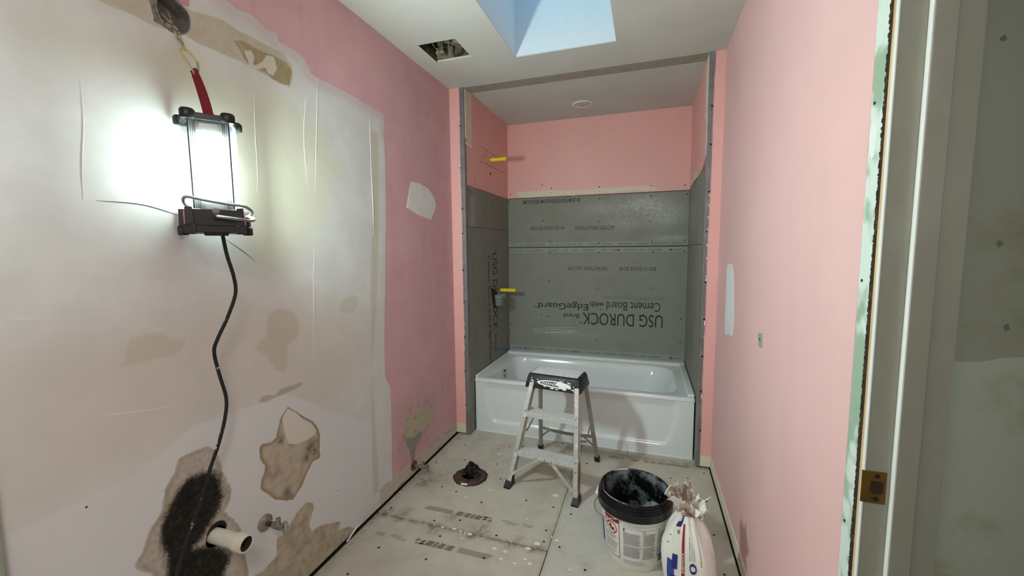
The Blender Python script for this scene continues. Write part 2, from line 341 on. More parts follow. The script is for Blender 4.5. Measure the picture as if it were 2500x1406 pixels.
LW_RIDGE=[[(-1.225,2.085),(-1.249,1.847),(-1.276,1.592),(-1.298,1.355),(-1.332,0.910)],
 [(-1.295,1.980),(-1.317,1.830),(-1.316,1.669),(-1.310,1.522),(-1.315,1.236)],
 [(-1.527,1.999),(-1.536,1.817),(-1.538,1.648),(-1.545,1.576)],
 [(-2.008,1.782),(-2.010,1.685),(-2.021,1.585),(-2.026,1.496)],
 [(-2.198,1.228),(-2.124,1.219),(-2.025,1.202)],
 [(-1.962,1.180),(-1.916,1.163),(-1.871,1.143)],
 [(-2.207,1.118),(-2.141,1.101),(-2.078,1.081),(-1.997,1.034)],
 [(-2.065,0.964),(-1.964,0.934),(-1.851,0.913)],
 [(-0.890,2.016),(-0.895,1.797),(-0.892,1.596),(-0.896,1.442)]]
LW_CRACK=[[(-2.000,1.499),(-1.898,1.498),(-1.800,1.473)],
 [(-1.676,1.410),(-1.618,1.371),(-1.567,1.330)],
 [(-1.365,1.622),(-1.372,1.549),(-1.371,1.453)]]
FSCREW=[(0.053,-0.913),(0.320,-0.677),(0.222,-0.658),(0.059,-0.427),(0.221,-0.340),(0.378,-0.135),(0.444,-0.088),(0.173,0.028),(0.135,-0.152),(0.056,-0.077),(0.439,-0.328),(0.517,-0.482),(0.495,-0.727),(0.323,-0.937),(0.447,-0.895),(0.406,-1.030),(0.171,-1.183),(0.416,-1.181),(0.141,-1.355),(0.659,-1.097),(0.889,-0.918),(0.882,-0.840),(0.877,-0.652),(0.976,-0.682),(0.966,-0.931),(1.097,-1.032),(0.723,-0.638),(0.986,-0.151),(0.662,-0.945),(0.787,0.063),(1.678,-0.062),(1.483,-0.176),(1.580,-0.147),(1.653,-0.632),(1.657,-0.882),(1.226,0.064),(0.985,-0.156)]
FSPLAT=[(0.448,-0.964,0.0055),(0.487,-0.971,0.0043),(0.511,-0.974,0.0036),(0.537,-0.975,0.0061),(0.863,-0.940,0.0079),(0.831,-0.982,0.0067),(0.683,-1.028,0.0055),(0.736,-1.033,0.0049),(0.799,-1.086,0.0036),(0.862,-1.070,0.0049),(0.836,-1.050,0.0036),(0.768,-0.783,0.0036),(0.946,-0.893,0.0055),(0.395,-0.709,0.0043),(0.501,-0.605,0.0043),(0.866,-0.547,0.0091),(0.733,-1.079,0.0043),(0.411,-0.202,0.0061),(1.035,-1.050,0.0036),(0.510,-1.014,0.0030),(0.387,-0.970,0.0043),(0.918,-0.879,0.0030)]
FSTAIN=[(0.143,-0.923,0.036),(0.058,-0.938,0.023),(0.140,-0.989,0.016),(0.347,-1.001,0.036),(0.570,-0.926,0.045),(0.546,-0.996,0.016),(0.768,-0.940,0.023),(0.749,-0.990,0.018),(0.850,-0.993,0.014),(0.165,-0.562,0.109),(0.095,-0.656,0.045),(1.101,-1.007,0.018),(-0.010,-1.020,0.036),(0.394,-0.883,0.027),(0.874,-0.956,0.014)]
# ================================================================ THE SETTING
def struct(name,bm,mat,smooth=False):
    o=obj(name,bm,mat,None,smooth); o['kind']='structure'; return o
BOXIN=[(-1.822,2.067),(-1.823,2.046),(-1.810,2.014),(-1.794,2.007),(-1.773,2.008),(-1.763,2.009),(-1.743,2.021),(-1.734,2.043),(-1.734,2.068),(-1.745,2.084),(-1.762,2.092),(-1.783,2.102),(-1.805,2.100),(-1.818,2.086)]
BOXHOLE=[(-1.840,2.055),(-1.834,2.029),(-1.832,2.009),(-1.814,2.005),(-1.776,1.998),(-1.764,2.000),(-1.732,2.029),(-1.728,2.063),(-1.731,2.082),(-1.745,2.092),(-1.764,2.102),(-1.783,2.116),(-1.815,2.112),(-1.838,2.081)]
PIPE=(-1.782,0.444)
SPOTS=[(-1.372,.545,.030),(-1.392,.515,.022),(-1.35,.52,.02),(-1.50,.425,.022),(-1.512,.645,.014),(-1.49,.40,.016)]
# ---- left wall: fine grid, painted by signed distances kept on the vertices
def left_wall():
    y0,y1,z0,z1=-2.226,0.0,0.012,H; st=0.0075
    ny=int((y1-y0)/st)+1; nz=int((z1-z0)/st)+1
    Y,Z=np.meshgrid(np.linspace(y0,y1,ny),np.linspace(z0,z1,nz))
    hole=sdf(smooth_outline(BOXIN,3),Y,Z)
    hp=0.033-np.hypot(Y-PIPE[0],Z-PIPE[1]); hole=np.maximum(hole,hp)
    gy,gx=np.gradient(hole,Z[1,0]-Z[0,0],Y[0,1]-Y[0,0])
    near=np.abs(hole)<st*0.75; gl=np.maximum(np.hypot(gx,gy),0.2)
    Y2=np.where(near,Y-gx/gl**2*hole,Y); Z2=np.where(near,Z-gy/gl**2*hole,Z)
    idx=np.arange(ny*nz).reshape(nz,ny)
    q=np.stack([idx[:-1,:-1],idx[:-1,1:],idx[1:,1:],idx[1:,:-1]],-1).reshape(-1,4)
    hc=hole.ravel()[q].mean(1); q=q[hc<0]
    rng=np.random.default_rng(3)
    xr=np.zeros(Y.shape)
    # skim coat stands a little proud, the mouldy part is sunk and furry
    a={k:sdf(v,Y,Z) for k,v in LW.items()}
    ss=lambda v,lo,hi: np.clip((v-lo)/(hi-lo),0,1)**2*(3-2*np.clip((v-lo)/(hi-lo),0,1))
    xr+=0.0012*ss(a['white'],-0.006,0.006)
    xr-=0.0022*ss(a['stain'],-0.004,0.006); xr+=0.0020*ss(a['cream'],-0.004,0.004)
    xr-=0.0015*ss(a['lower'],-0.004,0.006)
    m=ss(a['mould'],-0.012,0.02); xr-=0.006*m; xr+=m*rng.normal(0,0.0016,Y.shape)
    xr+=0.0008*np.sin(Y*7+Z*3)+0.0006*np.sin(Z*9-Y*5)
    xr*=ss(-Y,0.0,0.05)
    co=np.stack([xr,Y2,Z2],-1).reshape(-1,3)
    me=bpy.data.meshes.new('wall_left'); me.from_pydata(co.tolist(),[],q[:,::-1].tolist() if False else q.tolist()); me.update()
    for k,v in a.items():
        at=me.attributes.new(k,'FLOAT','POINT'); at.data.foreach_set('value',v.ravel().astype(np.float32))
    sp=np.zeros(Y.shape)
    for yy,zz,rr in SPOTS: sp=np.maximum(sp,np.exp(-((Y-yy)**2+(Z-zz)**2)/rr**2))
    for k,v in (('spots',sp),('height',Z+0.12*(Y+1.4)),('pipe_hole',0.034-np.hypot(Y-PIPE[0]-.004,Z-PIPE[1]-.012)),('low_tone',-np.hypot((Y+0.55)/1.0,(Z-0.30)/0.9))):
        at=me.attributes.new(k,'FLOAT','POINT'); at.data.foreach_set('value',v.ravel().astype(np.float32))
    g=NG('plastered_wall',0.62,0,0.3)
    n1=g.noise(22,5,0.65); n2=g.noise(70,5,0.7); n3=g.noise(6,4,0.6); nf=g.noise(160,3,0.7)
    def mask(k,amp=0.02,w=0.002,nn=None):
        v=g.math('ADD',g.attr(k),g.math('MULTIPLY',g.math('SUBTRACT',nn or n1,0.5),amp)); return g.step(v,-w,w)
    def soft(k,w,amp=0.06): return mask(k,amp,w,n3)
    P=sc(206,138,140); c=g.mix(g.step(n3,0.3,0.7),sc(206,164,168),sc(214,173,176))
    drip=g.step(g.noise(16,3,0.6,(1,1,0.07)),0.56,0.74)
    c=g.mix(g.math('MULTIPLY',drip,0.14),c,sc(150,110,108))
    c=g.mix(g.math('MULTIPLY',g.math('MULTIPLY',g.step(g.attr('low_tone'),-0.36,-0.05),g.step(n1,0.25,0.7)),0.55),c,sc(150,128,118))  # pink turns grey-brown around a low point near the alcove
    skim=g.mix(g.step(n3,0.35,0.7),sc(206,207,204),sc(216,217,214))
    skim=g.mix(g.math('MULTIPLY',soft('warm',0.12),0.55),skim,sc(204,192,178))
    skim=g.mix(g.math('MULTIPLY',soft('lowbeige',0.10),0.50),skim,sc(192,186,146))
    skim=g.mix(g.math('MULTIPLY',soft('cool',0.006,0.03),0.85),skim,sc(214,214,214))
    for k,f,col in (('blobA',0.45,sc(180,166,138)),('blobB',0.4,sc(186,172,146)),('blobC',0.4,sc(186,174,148)),('edgebar',0.5,sc(190,176,150))):
        skim=g.mix(g.math('MULTIPLY',soft(k,0.008,0.012),f),skim,col)
    c=g.mix(mask('white',0.014,0.0015),c,skim)
    veil=g.math('MULTIPLY',g.step(g.attr('white'),0.0,0.004),g.math('SUBTRACT',1.0,g.step(g.attr('white'),0.02,0.06)))
    c=g.mix(g.math('MULTIPLY',g.math('MULTIPLY',veil,g.step(g.attr('height'),1.95,2.06)),0.45),c,sc(200,172,176))
    c=g.mix(mask('pinkbit',0.005,0.002),c,sc(198,148,150))
    c=g.mix(mask('band',0.012,0.003),c,g.mix(g.step(n1,0.3,0.7),sc(182,174,152),sc(194,187,168)))
    c=g.mix(mask('darkband',0.014,0.003),c,g.mix(g.step(n1,0.35,0.7),sc(150,136,104),sc(172,158,126)))
    c=g.mix(g.math('MULTIPLY',mask('splotch',0.02,0.002),0.8),c,sc(212,208,196))
    c=g.mix(g.math('MULTIPLY',mask('lips',0.006,0.003),0.55),c,sc(150,134,112))
    # old water stain, brown rim, torn paper
    st=g.mix(g.step(n1,0.35,0.68),sc(192,181,164),sc(172,158,138))
    st=g.mix(g.math('MULTIPLY',g.step(n3,0.56,0.70),0.6),st,sc(124,106,90))
    st=g.mix(g.math('MULTIPLY',g.attr('spots'),g.step(n2,0.30,0.55)),st,sc(96,82,72))
    c=g.mix(mask('stain',0.012,0.0015),c,st)
    rim=g.math('MULTIPLY',mask('stain',0.012,0.0015),g.math('SUBTRACT',1.0,g.step(g.attr('stain'),0.004,0.02)))
    c=g.mix(g.math('MULTIPLY',rim,0.75),c,sc(146,124,90))
    c=g.mix(mask('cream',0.008,0.002),c,sc(214,208,198))
    lw_=g.mix(g.step(n1,0.36,0.7),sc(186,175,156),sc(158,144,124))
    c=g.mix(mask('lower',0.016,0.0025),c,lw_)
    hl=g.mix(g.step(n2,0.3,0.75),g.mix(g.step(n3,0.35,0.65),sc(196,188,176),sc(176,165,148)),sc(160,148,130))
    c=g.mix(g.math('MULTIPLY',mask('halo',0.02,0.003),0.9),c,hl)
    hr=g.math('MULTIPLY',g.step(g.attr('halo'),0.0,0.01),g.math('SUBTRACT',1.0,g.step(g.attr('halo'),0.004,0.022)))
    c=g.mix(g.math('MULTIPLY',hr,0.35),c,sc(120,106,88))
    mk=g.math('ADD',g.attr('mould'),g.math('ADD',g.math('MULTIPLY',g.math('SUBTRACT',n2,0.5),0.03),g.math('MULTIPLY',g.math('SUBTRACT',nf,0.5),0.022)))
    md=g.mix(g.step(n2,0.45,0.75),sc(22,20,14),sc(58,52,38))
    c=g.mix(g.step(mk,-0.016,0.012),c,md)
    c=g.mix(g.step(g.attr('pipe_hole'),-0.003,0.002),c,sc(24,20,16))
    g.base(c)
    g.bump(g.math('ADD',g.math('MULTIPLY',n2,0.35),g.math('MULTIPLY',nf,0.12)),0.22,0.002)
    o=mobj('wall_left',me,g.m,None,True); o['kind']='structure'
    return o
wall_left=left_wall()
def on_wl(pts,off=0.0012): return [(off,y,z) for y,z in pts]
for l in LW_RIDGE:
    bm=bmesh.new(); tube(bm,on_wl(l,0.0012),lambda t:0.0011*math.sin(PI*min(max(t,0.04),0.96))+0.0003,6,6); obj('trowel_ridge',bm,M_spackle,wall_left,True)
for i,l in enumerate(LW_CRACK):
    bm=bmesh.new(); tube(bm,on_wl(l,0.0013),lambda t:0.0009*math.sin(PI*min(max(t,0.05),0.95))+0.0002,5,6); obj('plaster_crack',bm,M_dkgrey if i<2 else M_grey,wall_left,True)
P_quarter=[(-.529,1.765),(-.438,1.769),(-.328,1.751),(-.252,1.703),(-.233,1.659),(-.257,1.611),(-.306,1.558),(-.472,1.581),(-.581,1.610),(-.555,1.692)]
obj('plaster_patch',slab(bmesh.new(),rough_outline(P_quarter,0.012,0.0025),on_left(-0.001),0.0025),M_spackle,wall_left)
P_base=[(-.676,.378),(-.662,.395),(-.592,.383),(-.518,.381),(-.356,.362),(-.315,.300),(-.319,.239),(-.43,.241),(-.51,.242),(-.586,.234),(-.696,.280)]
obj('torn_paper_patch',slab(bmesh.new(),rough_outline(P_base,0.012,0.003),on_left(-0.001),0.002),worn('torn_paper_tan',sc(186,176,152),sc(128,94,72),22,0.56,0.68,0.9,bump=0.2),wall_left)
P_green=[(-.696,.281),(-.586,.236),(-.51,.243),(-.481,.212),(-.545,.182),(-.584,.151),(-.587,.094),(-.63,.100),(-.633,.175),(-.678,.237)]
obj('primer_patch',slab(bmesh.new(),rough_outline(P_green,0.012,0.003),on_left(-0.001),0.0017),simple('grey_green_primer',sc(150,148,134),0.9,var=0.08,scale=25),wall_left)
for y,z in ((-2.084,.736),(-1.232,.275),(-.221,.756),(-.636,.201)):
    obj('nail_hole',lathe(bmesh.new(),[(0.0,0.0012),(0.0021,0.0012),(0.0025,0.0)],8,(0.0012,y,z),'x'),M_darkvoid,wall_left)
obj('stud_bay_backing',bx(-0.10,-0.065,YR,D+.07,-0.06,H+.02),M_darkvoid,wall_left)
# rest of the left side behind the photographer, and the casing at the end of the plastered part
struct('wall_rear_left',bx(-0.06,0.0,YR,-2.226,0,H),M_white)
struct('trim_1',bx(-0.03,0.018,-2.32,-2.229,0,2.1,0.004),simple('casing_grey_green',sc(150,156,140),0.6,var=0.03))
# junction box opening torn round the metal box
jb=empty('junction_box',(-0.03,-1.78,2.055),0,'oval metal junction box sunk in torn plaster above the hanging work light','junction box')
def jbloc(bm): bmesh.ops.translate(bm,verts=bm.verts,vec=(0.03,1.78,-2.055)); return bm
inn=smooth_outline(BOXIN,3); cy=sum(p[0] for p in inn)/len(inn); cz=sum(p[1] for p in inn)/len(inn)
def ring_wall(x0,x1,s0,s1,base=True):
    bm=bmesh.new(); a=[bm.verts.new((x0,cy+(y-cy)*s0,cz+(z-cz)*s0)) for y,z in inn]; b=[bm.verts.new((x1,cy+(y-cy)*s1,cz+(z-cz)*s1)) for y,z in inn]
    n=len(inn)
    for i in range(n): bm.faces.new((a[i],a[(i+1)%n],b[(i+1)%n],b[i]))
    if base: bm.faces.new(b)
    return bm
obj('box_shell',jbloc(ring_wall(0.0005,-0.052,1.0,0.93)),M_boxmetal,jb,True)
bm=bmesh.new(); n=len(inn)
for i in range(n):
    rr=[]
    for k in (i,(i+1)%n):
        y,z=inn[k]; rr.append([(0.003,cy+(y-cy)*s,cz+(z-cz)*s) for s in (0.97,1.03)])
    bm.faces.new([bm.verts.new(p) for p in (rr[0][0],rr[0][1],rr[1][1],rr[1][0])])
bmesh.ops.remove_doubles(bm,verts=bm.verts,dist=1e-5)
obj('box_rim',jbloc(bm),M_boxmetal,jb)
bm=bmesh.new(); box(bm,-0.046,-0.020,-1.815,-1.79,2.02,2.034); box(bm,-0.03,-0.002,-1.80,-1.785,2.012,2.022); jbloc(bm)
obj('cable_clamp',bm,M_oldmetal,jb)
for a,b,c in (((-.045,-1.80,2.07),(-.02,-1.79,2.045),(0.004,-1.772,2.012)),((-.04,-1.77,2.08),(-.02,-1.775,2.05),(-.004,-1.782,2.014))):
    obj('cable',jbloc(tube(bmesh.new(),[a,b,c],0.003,6,5)),M_wire,jb,True)
bm=bmesh.new(); ho=rough_outline(smooth_outline(BOXHOLE,2),0.006,0.002); nn=len(ho)
io=[inn[int(i*len(inn)/nn)%len(inn)] for i in range(nn)]
# torn grey plaster margin
def nearest(p): return min(inn,key=lambda q:(q[0]-p[0])**2+(q[1]-p[1])**2)
va=[bm.verts.new((0.0016,)+p) for p in ho]; vb=[bm.verts.new((0.0022,)+nearest(p)) for p in ho]
for i in range(nn):
    j=(i+1)%nn
    try: bm.faces.new((va[i],va[j],vb[j],vb[i]))
    except ValueError: pass
obj('plaster_margin',bm,worn('grey_torn_plaster',sc(128,126,116),sc(84,80,70),60,0.45,0.7,0.9,bump=0.4),wall_left)

# ---- returns beside the alcove, cheeks, back wall
wrl=struct('wall_return_left',bx(0.0,0.0955,0.0,0.06,0.014,H),M_pink)
wrr=struct('wall_return_right',bx(XR+0.0125,W,0.0,0.06,0.016,H),M_pink)
bm=bmesh.new(); box(bm,0.03,XL,0.061,D,1.8185,H);  box(bm,0.0957,XL,0.0,0.061,1.8185,H)
wal=struct('wall_alcove_left',bm,M_pink); obj('stud_backing',bx(0.03,XL-0.0125,0.061,D+0.05,0,1.8185),M_darkvoid,wal)
war=struct('wall_alcove_right',bx(XR+0.0125,XR+0.06,0.061,D+0.05,1.86,H),M_pink); obj('stud_backing',bx(XR+0.0125,XR+0.06,0.061,D+0.05,0,1.86),M_darkvoid,war)
bm=bmesh.new(); box(bm,XL-0.0,XR+0.012,D,D+0.07,1.822,H)
wab=struct('wall_back',bm,M_pink); obj('stud_backing',bx(0.03,W,D+0.0125,D+0.07,0,1.8215),M_darkvoid,wab)
# pink sheet on the right cheek, its lower edge cut in a curve
edge=[(D,1.826),(0.86,1.842),(0.75,1.838),(0.63,1.846),(0.5,1.842),(0.357,1.838),(0.26,1.842),(0.191,1.852),(0.12,1.87),(0.0,1.90)]
bm=bmesh.new(); slab(bm,edge+[(0.0,H),(D,H)],lambda y,z,h:(XR+0.0125-h,y,z),0.0125)
obj('drywall_sheet',bm,M_pink,war)
bm=bmesh.new(); slab(bm,rough_outline([(0.86,1.843),(0.80,1.838),(0.63,1.847),(0.5,1.843),(0.42,1.84),(0.40,1.868),(0.50,1.90),(0.62,1.915),(0.68,1.885),(0.8,1.875),(0.86,1.895)],0.015,0.004),lambda y,z,h:(XR-0.0002-h,y,z),0.001)
obj('torn_paper_patch',bm,M_bare,war)
# cement boards
def board(parent,fn,u0,u1,v0,v1,th=0.0115,dust=None,step=0.02,poly=None):
    bm=bmesh.new(); nu=max(1,int((u1-u0)/step)); nv=max(1,int((v1-v0)/step))
    vs=[[bm.verts.new(fn(u0+(u1-u0)*i/nu,v0+(v1-v0)*j/nv,0)) for i in range(nu+1)] for j in range(nv+1)]
    for j in range(nv):
        for i in range(nu): bm.faces.new((vs[j][i],vs[j][i+1],vs[j+1][i+1],vs[j+1][i]))
    rim=[vs[0][i] for i in range(nu+1)]+[vs[j][nu] for j in range(1,nv+1)]+[vs[nv][i] for i in range(nu-1,-1,-1)]+[vs[j][0] for j in range(nv-1,0,-1)]
    crn=[bm.verts.new(fn(u,v,-th)) for u,v in ((u0,v0),(u1,v0),(u1,v1),(u0,v1))]
    sides=[([vs[0][i] for i in range(nu+1)],crn[0],crn[1]),([vs[j][nu] for j in range(nv+1)],crn[1],crn[2]),([vs[nv][i] for i in range(nu,-1,-1)],crn[2],crn[3]),([vs[j][0] for j in range(nv,-1,-1)],crn[3],crn[0])]
    for top,a,b in sides: bm.faces.new(top[::-1]+[a,b])
    bmesh.ops.recalc_face_normals(bm,faces=bm.faces)
    me=bpy.data.meshes.new('cement_board'); bm.to_mesh(me); bm.free()
    at=me.attributes.new('dust','FLOAT','POINT')
    if dust:
        inv=dust; vals=[inv(v.co) for v in me.vertices]; at.data.foreach_set('value',vals)
    return mobj('cement_board',me,M_cement,parent)
def dust_back(p):
    g=lambda x,z,sx,sz:math.exp(-((p.x-x)/sx)**2-((p.z-z)/sz)**2)
    return min(1.0,1.0*g(1.30,1.72,0.19,0.075)+0.8*g(1.47,1.62,0.14,0.08)+0.45*g(0.95,1.70,0.25,0.06)+0.75*g(1.50,1.44,0.14,0.022)+0.55*g(1.15,1.57,0.16,0.05))
b_up=board(wab,on_back(0),XL+0.001,XR-0.001,1.382,1.8165,dust=dust_back,step=0.03)
b_lo=board(wab,on_back(0),XL+0.001,XR-0.001,0.36,1.3755,dust=lambda p:0.35*math.exp(-((p.x-0.6)/0.3)**2-((p.z-0.6)/0.02)**2),step=0.03)
c_up=board(wal,on_cheek(0),0.003,D-0.001,1.5315,1.8155,dust=lambda p:0.5*math.exp(-((p.y-0.12)/0.05)**2),step=0.03)
c_lo=board(wal,on_cheek(0),0.003,D-0.001,0.004,1.5285,step=0.05)
c_ru=board(war,lambda y,z,h:(XR-h,y,z),0.003,D-0.001,1.386,1.835,step=0.03,dust=lambda p:0.5*math.exp(-((p.y-0.7)/0.25)**2-((p.z-1.6)/0.12)**2))
c_rl=board(war,lambda y,z,h:(XR-h,y,z),0.003,D-0.001,0.004,1.383,step=0.05)
# lettering on the boards
T=0.0006
def lett(parent,fn,rows,name='printed_lettering',mat=None):
    bm=bmesh.new()
    for body,u,v,wd,ht,bold in rows:
        add_text(bm,body,(lambda a,b,u=u,v=v:fn(u,v,a,b)),wd,ht,bold)
    return flat(name,bm,mat or M_ink,parent)
upr=lambda u,v,a,b:(u+a,D-T,v+b)              # upright on the back wall
inv=lambda u,v,a,b:(u-a,D-T,v-b)              # turned upside down
lett(b_up,upr,[('SMOOTH SIDE MASTIC-ROUGH SIDE MORTAR',0.248,1.766,0.520,0.035,True),('833 03/15/25 02:14',0.323,1.534,0.302,0.030,False),('INSTRUCTIONS: USG.COM',0.726,1.524,0.330,0.032,False)])
lett(b_lo,inv,[('USG DUROCK',1.460,0.803,0.668,0.106,False),('®',0.788,0.722,0.022,0.022,True),('Brand',0.762,0.788,0.136,0.040,True),
  ('Cement Board',1.438,0.906,0.440,0.074,False),('with',0.978,0.900,0.120,0.050,True),('EdgeGuard',0.842,0.896,0.452,0.074,True),('™',0.382,0.845,0.022,0.014,True),
  ('INSTRUCTIONS: USG.COM',0.999,1.207,0.333,0.030,False),('833 11/21/24 22:45',1.398,1.205,0.297,0.030,False)])
lett(b_lo,inv,[('SMOOTH SIDE MASTIC ROUGH SIDE MORTAR',1.468,0.955,0.507,0.026,False)],mat=M_inkfaint)
def edge_tape(parent,z,h,rev):
    t=flat('edge_tape',quad(bmesh.new(),lambda u,v:(u,D-0.0003,v),XL+0.004,XR-0.004,z,z+h),M_tape,parent)
    bm=bmesh.new(); x=XL+0.03; r=random.Random(int(z*1000))
    while x<XR-0.08:
        L=r.choice((0.03,0.05,0.09,0.11))
        quad(bm,lambda u,v:(u,D-0.0007,v),x,x+L,z+h*0.30,z+h*0.62); x+=L+r.choice((0.015,0.03,0.05))
    for k in range(4):
        xx=XL+0.15+k*0.42+r.uniform(-.05,.05); vs=[bm.verts.new((xx+a,D-0.0007,z+h*0.5+b)) for a,b in ((-.008,-.008),(.008,-.008),(0,.009))]; bm.faces.new(vs)
    flat('tape_print',bm,M_tapeprint,t,'stuff')
edge_tape(b_up,1.386,0.034,0); edge_tape(b_lo,1.333,0.036,1); edge_tape(b_lo,0.428,0.042,0)
dwn=lambda u,v,a,b:(XL+T,u+b,v-a)              # reads downward on the left cheek
lett(c_lo,dwn,[('USG DUROCK',0.512,1.336,0.655,0.105,False),('®',0.595,0.672,0.02,0.02,True),('Brand',0.545,0.640,0.150,0.045,True),
  ('Cement Board with',0.402,1.313,0.545,0.062,False),('EdgeGuard',0.402,0.745,0.34,0.070,True)])
lett(c_lo,dwn,[('SMOOTH SIDE MASTIC ROUGH SIDE MORTAR',0.330,1.355,0.506,0.022,False),('833 11/21/24 22:45',0.100,1.280,0.295,0.022,False),('INSTRUCTIONS: USG.COM',0.105,0.850,0.33,0.022,False)],mat=M_inkfaint)
lett(c_up,lambda u,v,a,b:(XL+T,u+a,v+b),[('JJE',0.02,1.742,0.12,0.055,True)],mat=M_inkfaint)
lett(c_rl,lambda u,v,a,b:(XR-T,u-b,v-a),[('833 11/21/24 22:45',0.45,1.25,0.30,0.03,False),('INSTRUCTIONS: USG.COM',0.45,0.86,0.34,0.03,False)],mat=M_inkfaint)
# screws, one small pile of dots per board
def screws(parent,fn,pts,r=0.0055):
    bm=bmesh.new()
    for u,v in pts:
        c=bm.verts.new(fn(u,v,0.0016)); ring=[bm.verts.new(fn(u+r*math.cos(k*PI/4),v+r*math.sin(k*PI/4),0.0006)) for k in range(8)]
        for k in range(8): bm.faces.new((c,ring[k],ring[(k+1)%8]))
    return obj('screw_heads',bm,M_screw,parent,kind='stuff')
screws(b_up,on_back(0),[(.115,1.801),(.50,1.787),(.931,1.785),(1.347,1.786),(1.62,1.79),(.437,1.614),(.923,1.592),(1.338,1.583),(.50,1.43),(.93,1.41),(1.36,1.415),(1.61,1.42)])
screws(b_lo,on_back(0),[(.12,1.35),(.50,1.33),(.93,1.33),(1.37,1.33),(1.61,1.34),(.42,1.085),(.49,1.075),(.92,1.02),(1.36,1.03),(.42,.765),(.47,.755),(.50,.752),(.93,.72),(.49,.615),(.42,.605),(.92,.56),(1.60,.78),(1.60,.585),(.13,.66),(.95,.835)])
screws(c_up,on_cheek(0),[(.05,1.79),(.40,1.78),(.88,1.80),(.03,1.6),(.45,1.62),(.9,1.56)])
screws(c_lo,on_cheek(0),[(.05,.28),(.07,.16),(.05,.09),(.04,.42),(.07,1.4),(.04,1.1),(.08,.9),(.05,.75),(.06,.60),(.45,1.49),(.88,1.35),(.89,.9),(.88,.55),(.1,1.50),(.28,1.50),(.25,.62)])
screws(c_rl,on_right(0) if False else (lambda y,z,h:(XR-h,y,z)),[(.55,1.33),(.56,1.2),(.2,1.0),(.6,.7),(.55,.55)])
screws(wab,on_back(0),[(.43,1.926),(.512,1.893),(.512,1.856),(.926,1.884),(.93,1.85),(1.345,1.868),(1.600,1.86),(.13,1.86)])
screws(wal,on_cheek(0),[(.06,2.03),(.06,1.93),(.17,1.86),(.155,1.89),(.17,1.84),(.18,1.87),(.3,1.84),(.87,2.03),(.87,1.99),(.87,1.91),(.87,1.88)],0.004)
# pencil and saw marks round the shower stub
bm=bmesh.new()
for a,b in (((.274,2.142),(.69,2.138)),((.269,2.03),(.89,2.036)),((.399,2.136),(.415,2.09)),((.41,2.06),(.43,2.039)),((.33,2.08),(.40,2.085))):
    tube(bm,[(XL+0.0004,)+a,(XL+0.0004,)+b],0.0014,5)
obj('saw_marks',bm,simple('cut_line',sc(120,74,72),0.9),wal)
obj('drilled_hole',lathe(bmesh.new(),[(0.0,0.0008),(0.011,0.0008),(0.012,0.0)],12,(XL,.49,1.972),'x'),M_darkvoid,wal)
# bare strip on the pink back wall above the boards
bs=[(.194,1.840),(.225,1.829),(.40,1.831),(.7,1.833),(1.0,1.834),(1.368,1.834),(1.40,1.842),(1.361,1.861),(1.30,1.873),(1.05,1.873),(.90,1.872),(.86,1.866),(.60,1.868),(.50,1.882),(.34,1.878),(.20,1.880)]
obj('bare_paper_strip',slab(bmesh.new(),rough_outline(bs,0.012,0.003),on_back(0),0.001),M_bare,wab)
bm=bmesh.new(); r=random.Random(4); 
for k in range(9):
    x=.3+r.random()*.5; tube(bm,[(x,D-0.0015,1.838+r.random()*.02),(x+.03,D-0.0018,1.842+r.random()*.02),(x+.07,D-0.0015,1.838+r.random()*.016)],0.0016,5,4)
obj('paper_curls',bm,M_bare,wab,True,kind='stuff')
bm=bmesh.new()
for k in range(26):
    x=random.choice((random.uniform(.28,.75),random.uniform(.4,.72),random.uniform(1.0,1.45))); z=1.8195+random.uniform(0,.003); s=random.uniform(.002,.005)
    box(bm,x-s,x+s,D-0.006,D-0.003,z-0.001,z+0.0022)
obj('torn_flakes',bm,M_flake,wab,kind='stuff')
# white plastic smear lines low on the back board
bm=bmesh.new()
for a in (((.33,.633),(.50,.650),(.72,.664)),((.34,.618),(.55,.637),(.74,.640)),((.36,.605),(.5,.611),(.75,.630)),((.45,.60),(.6,.618),(.70,.622))):
    tube(bm,[(x,D-0.0006,z) for x,z in a],0.0011,5,4)
obj('scratch_marks',bm,M_spackle,b_lo)

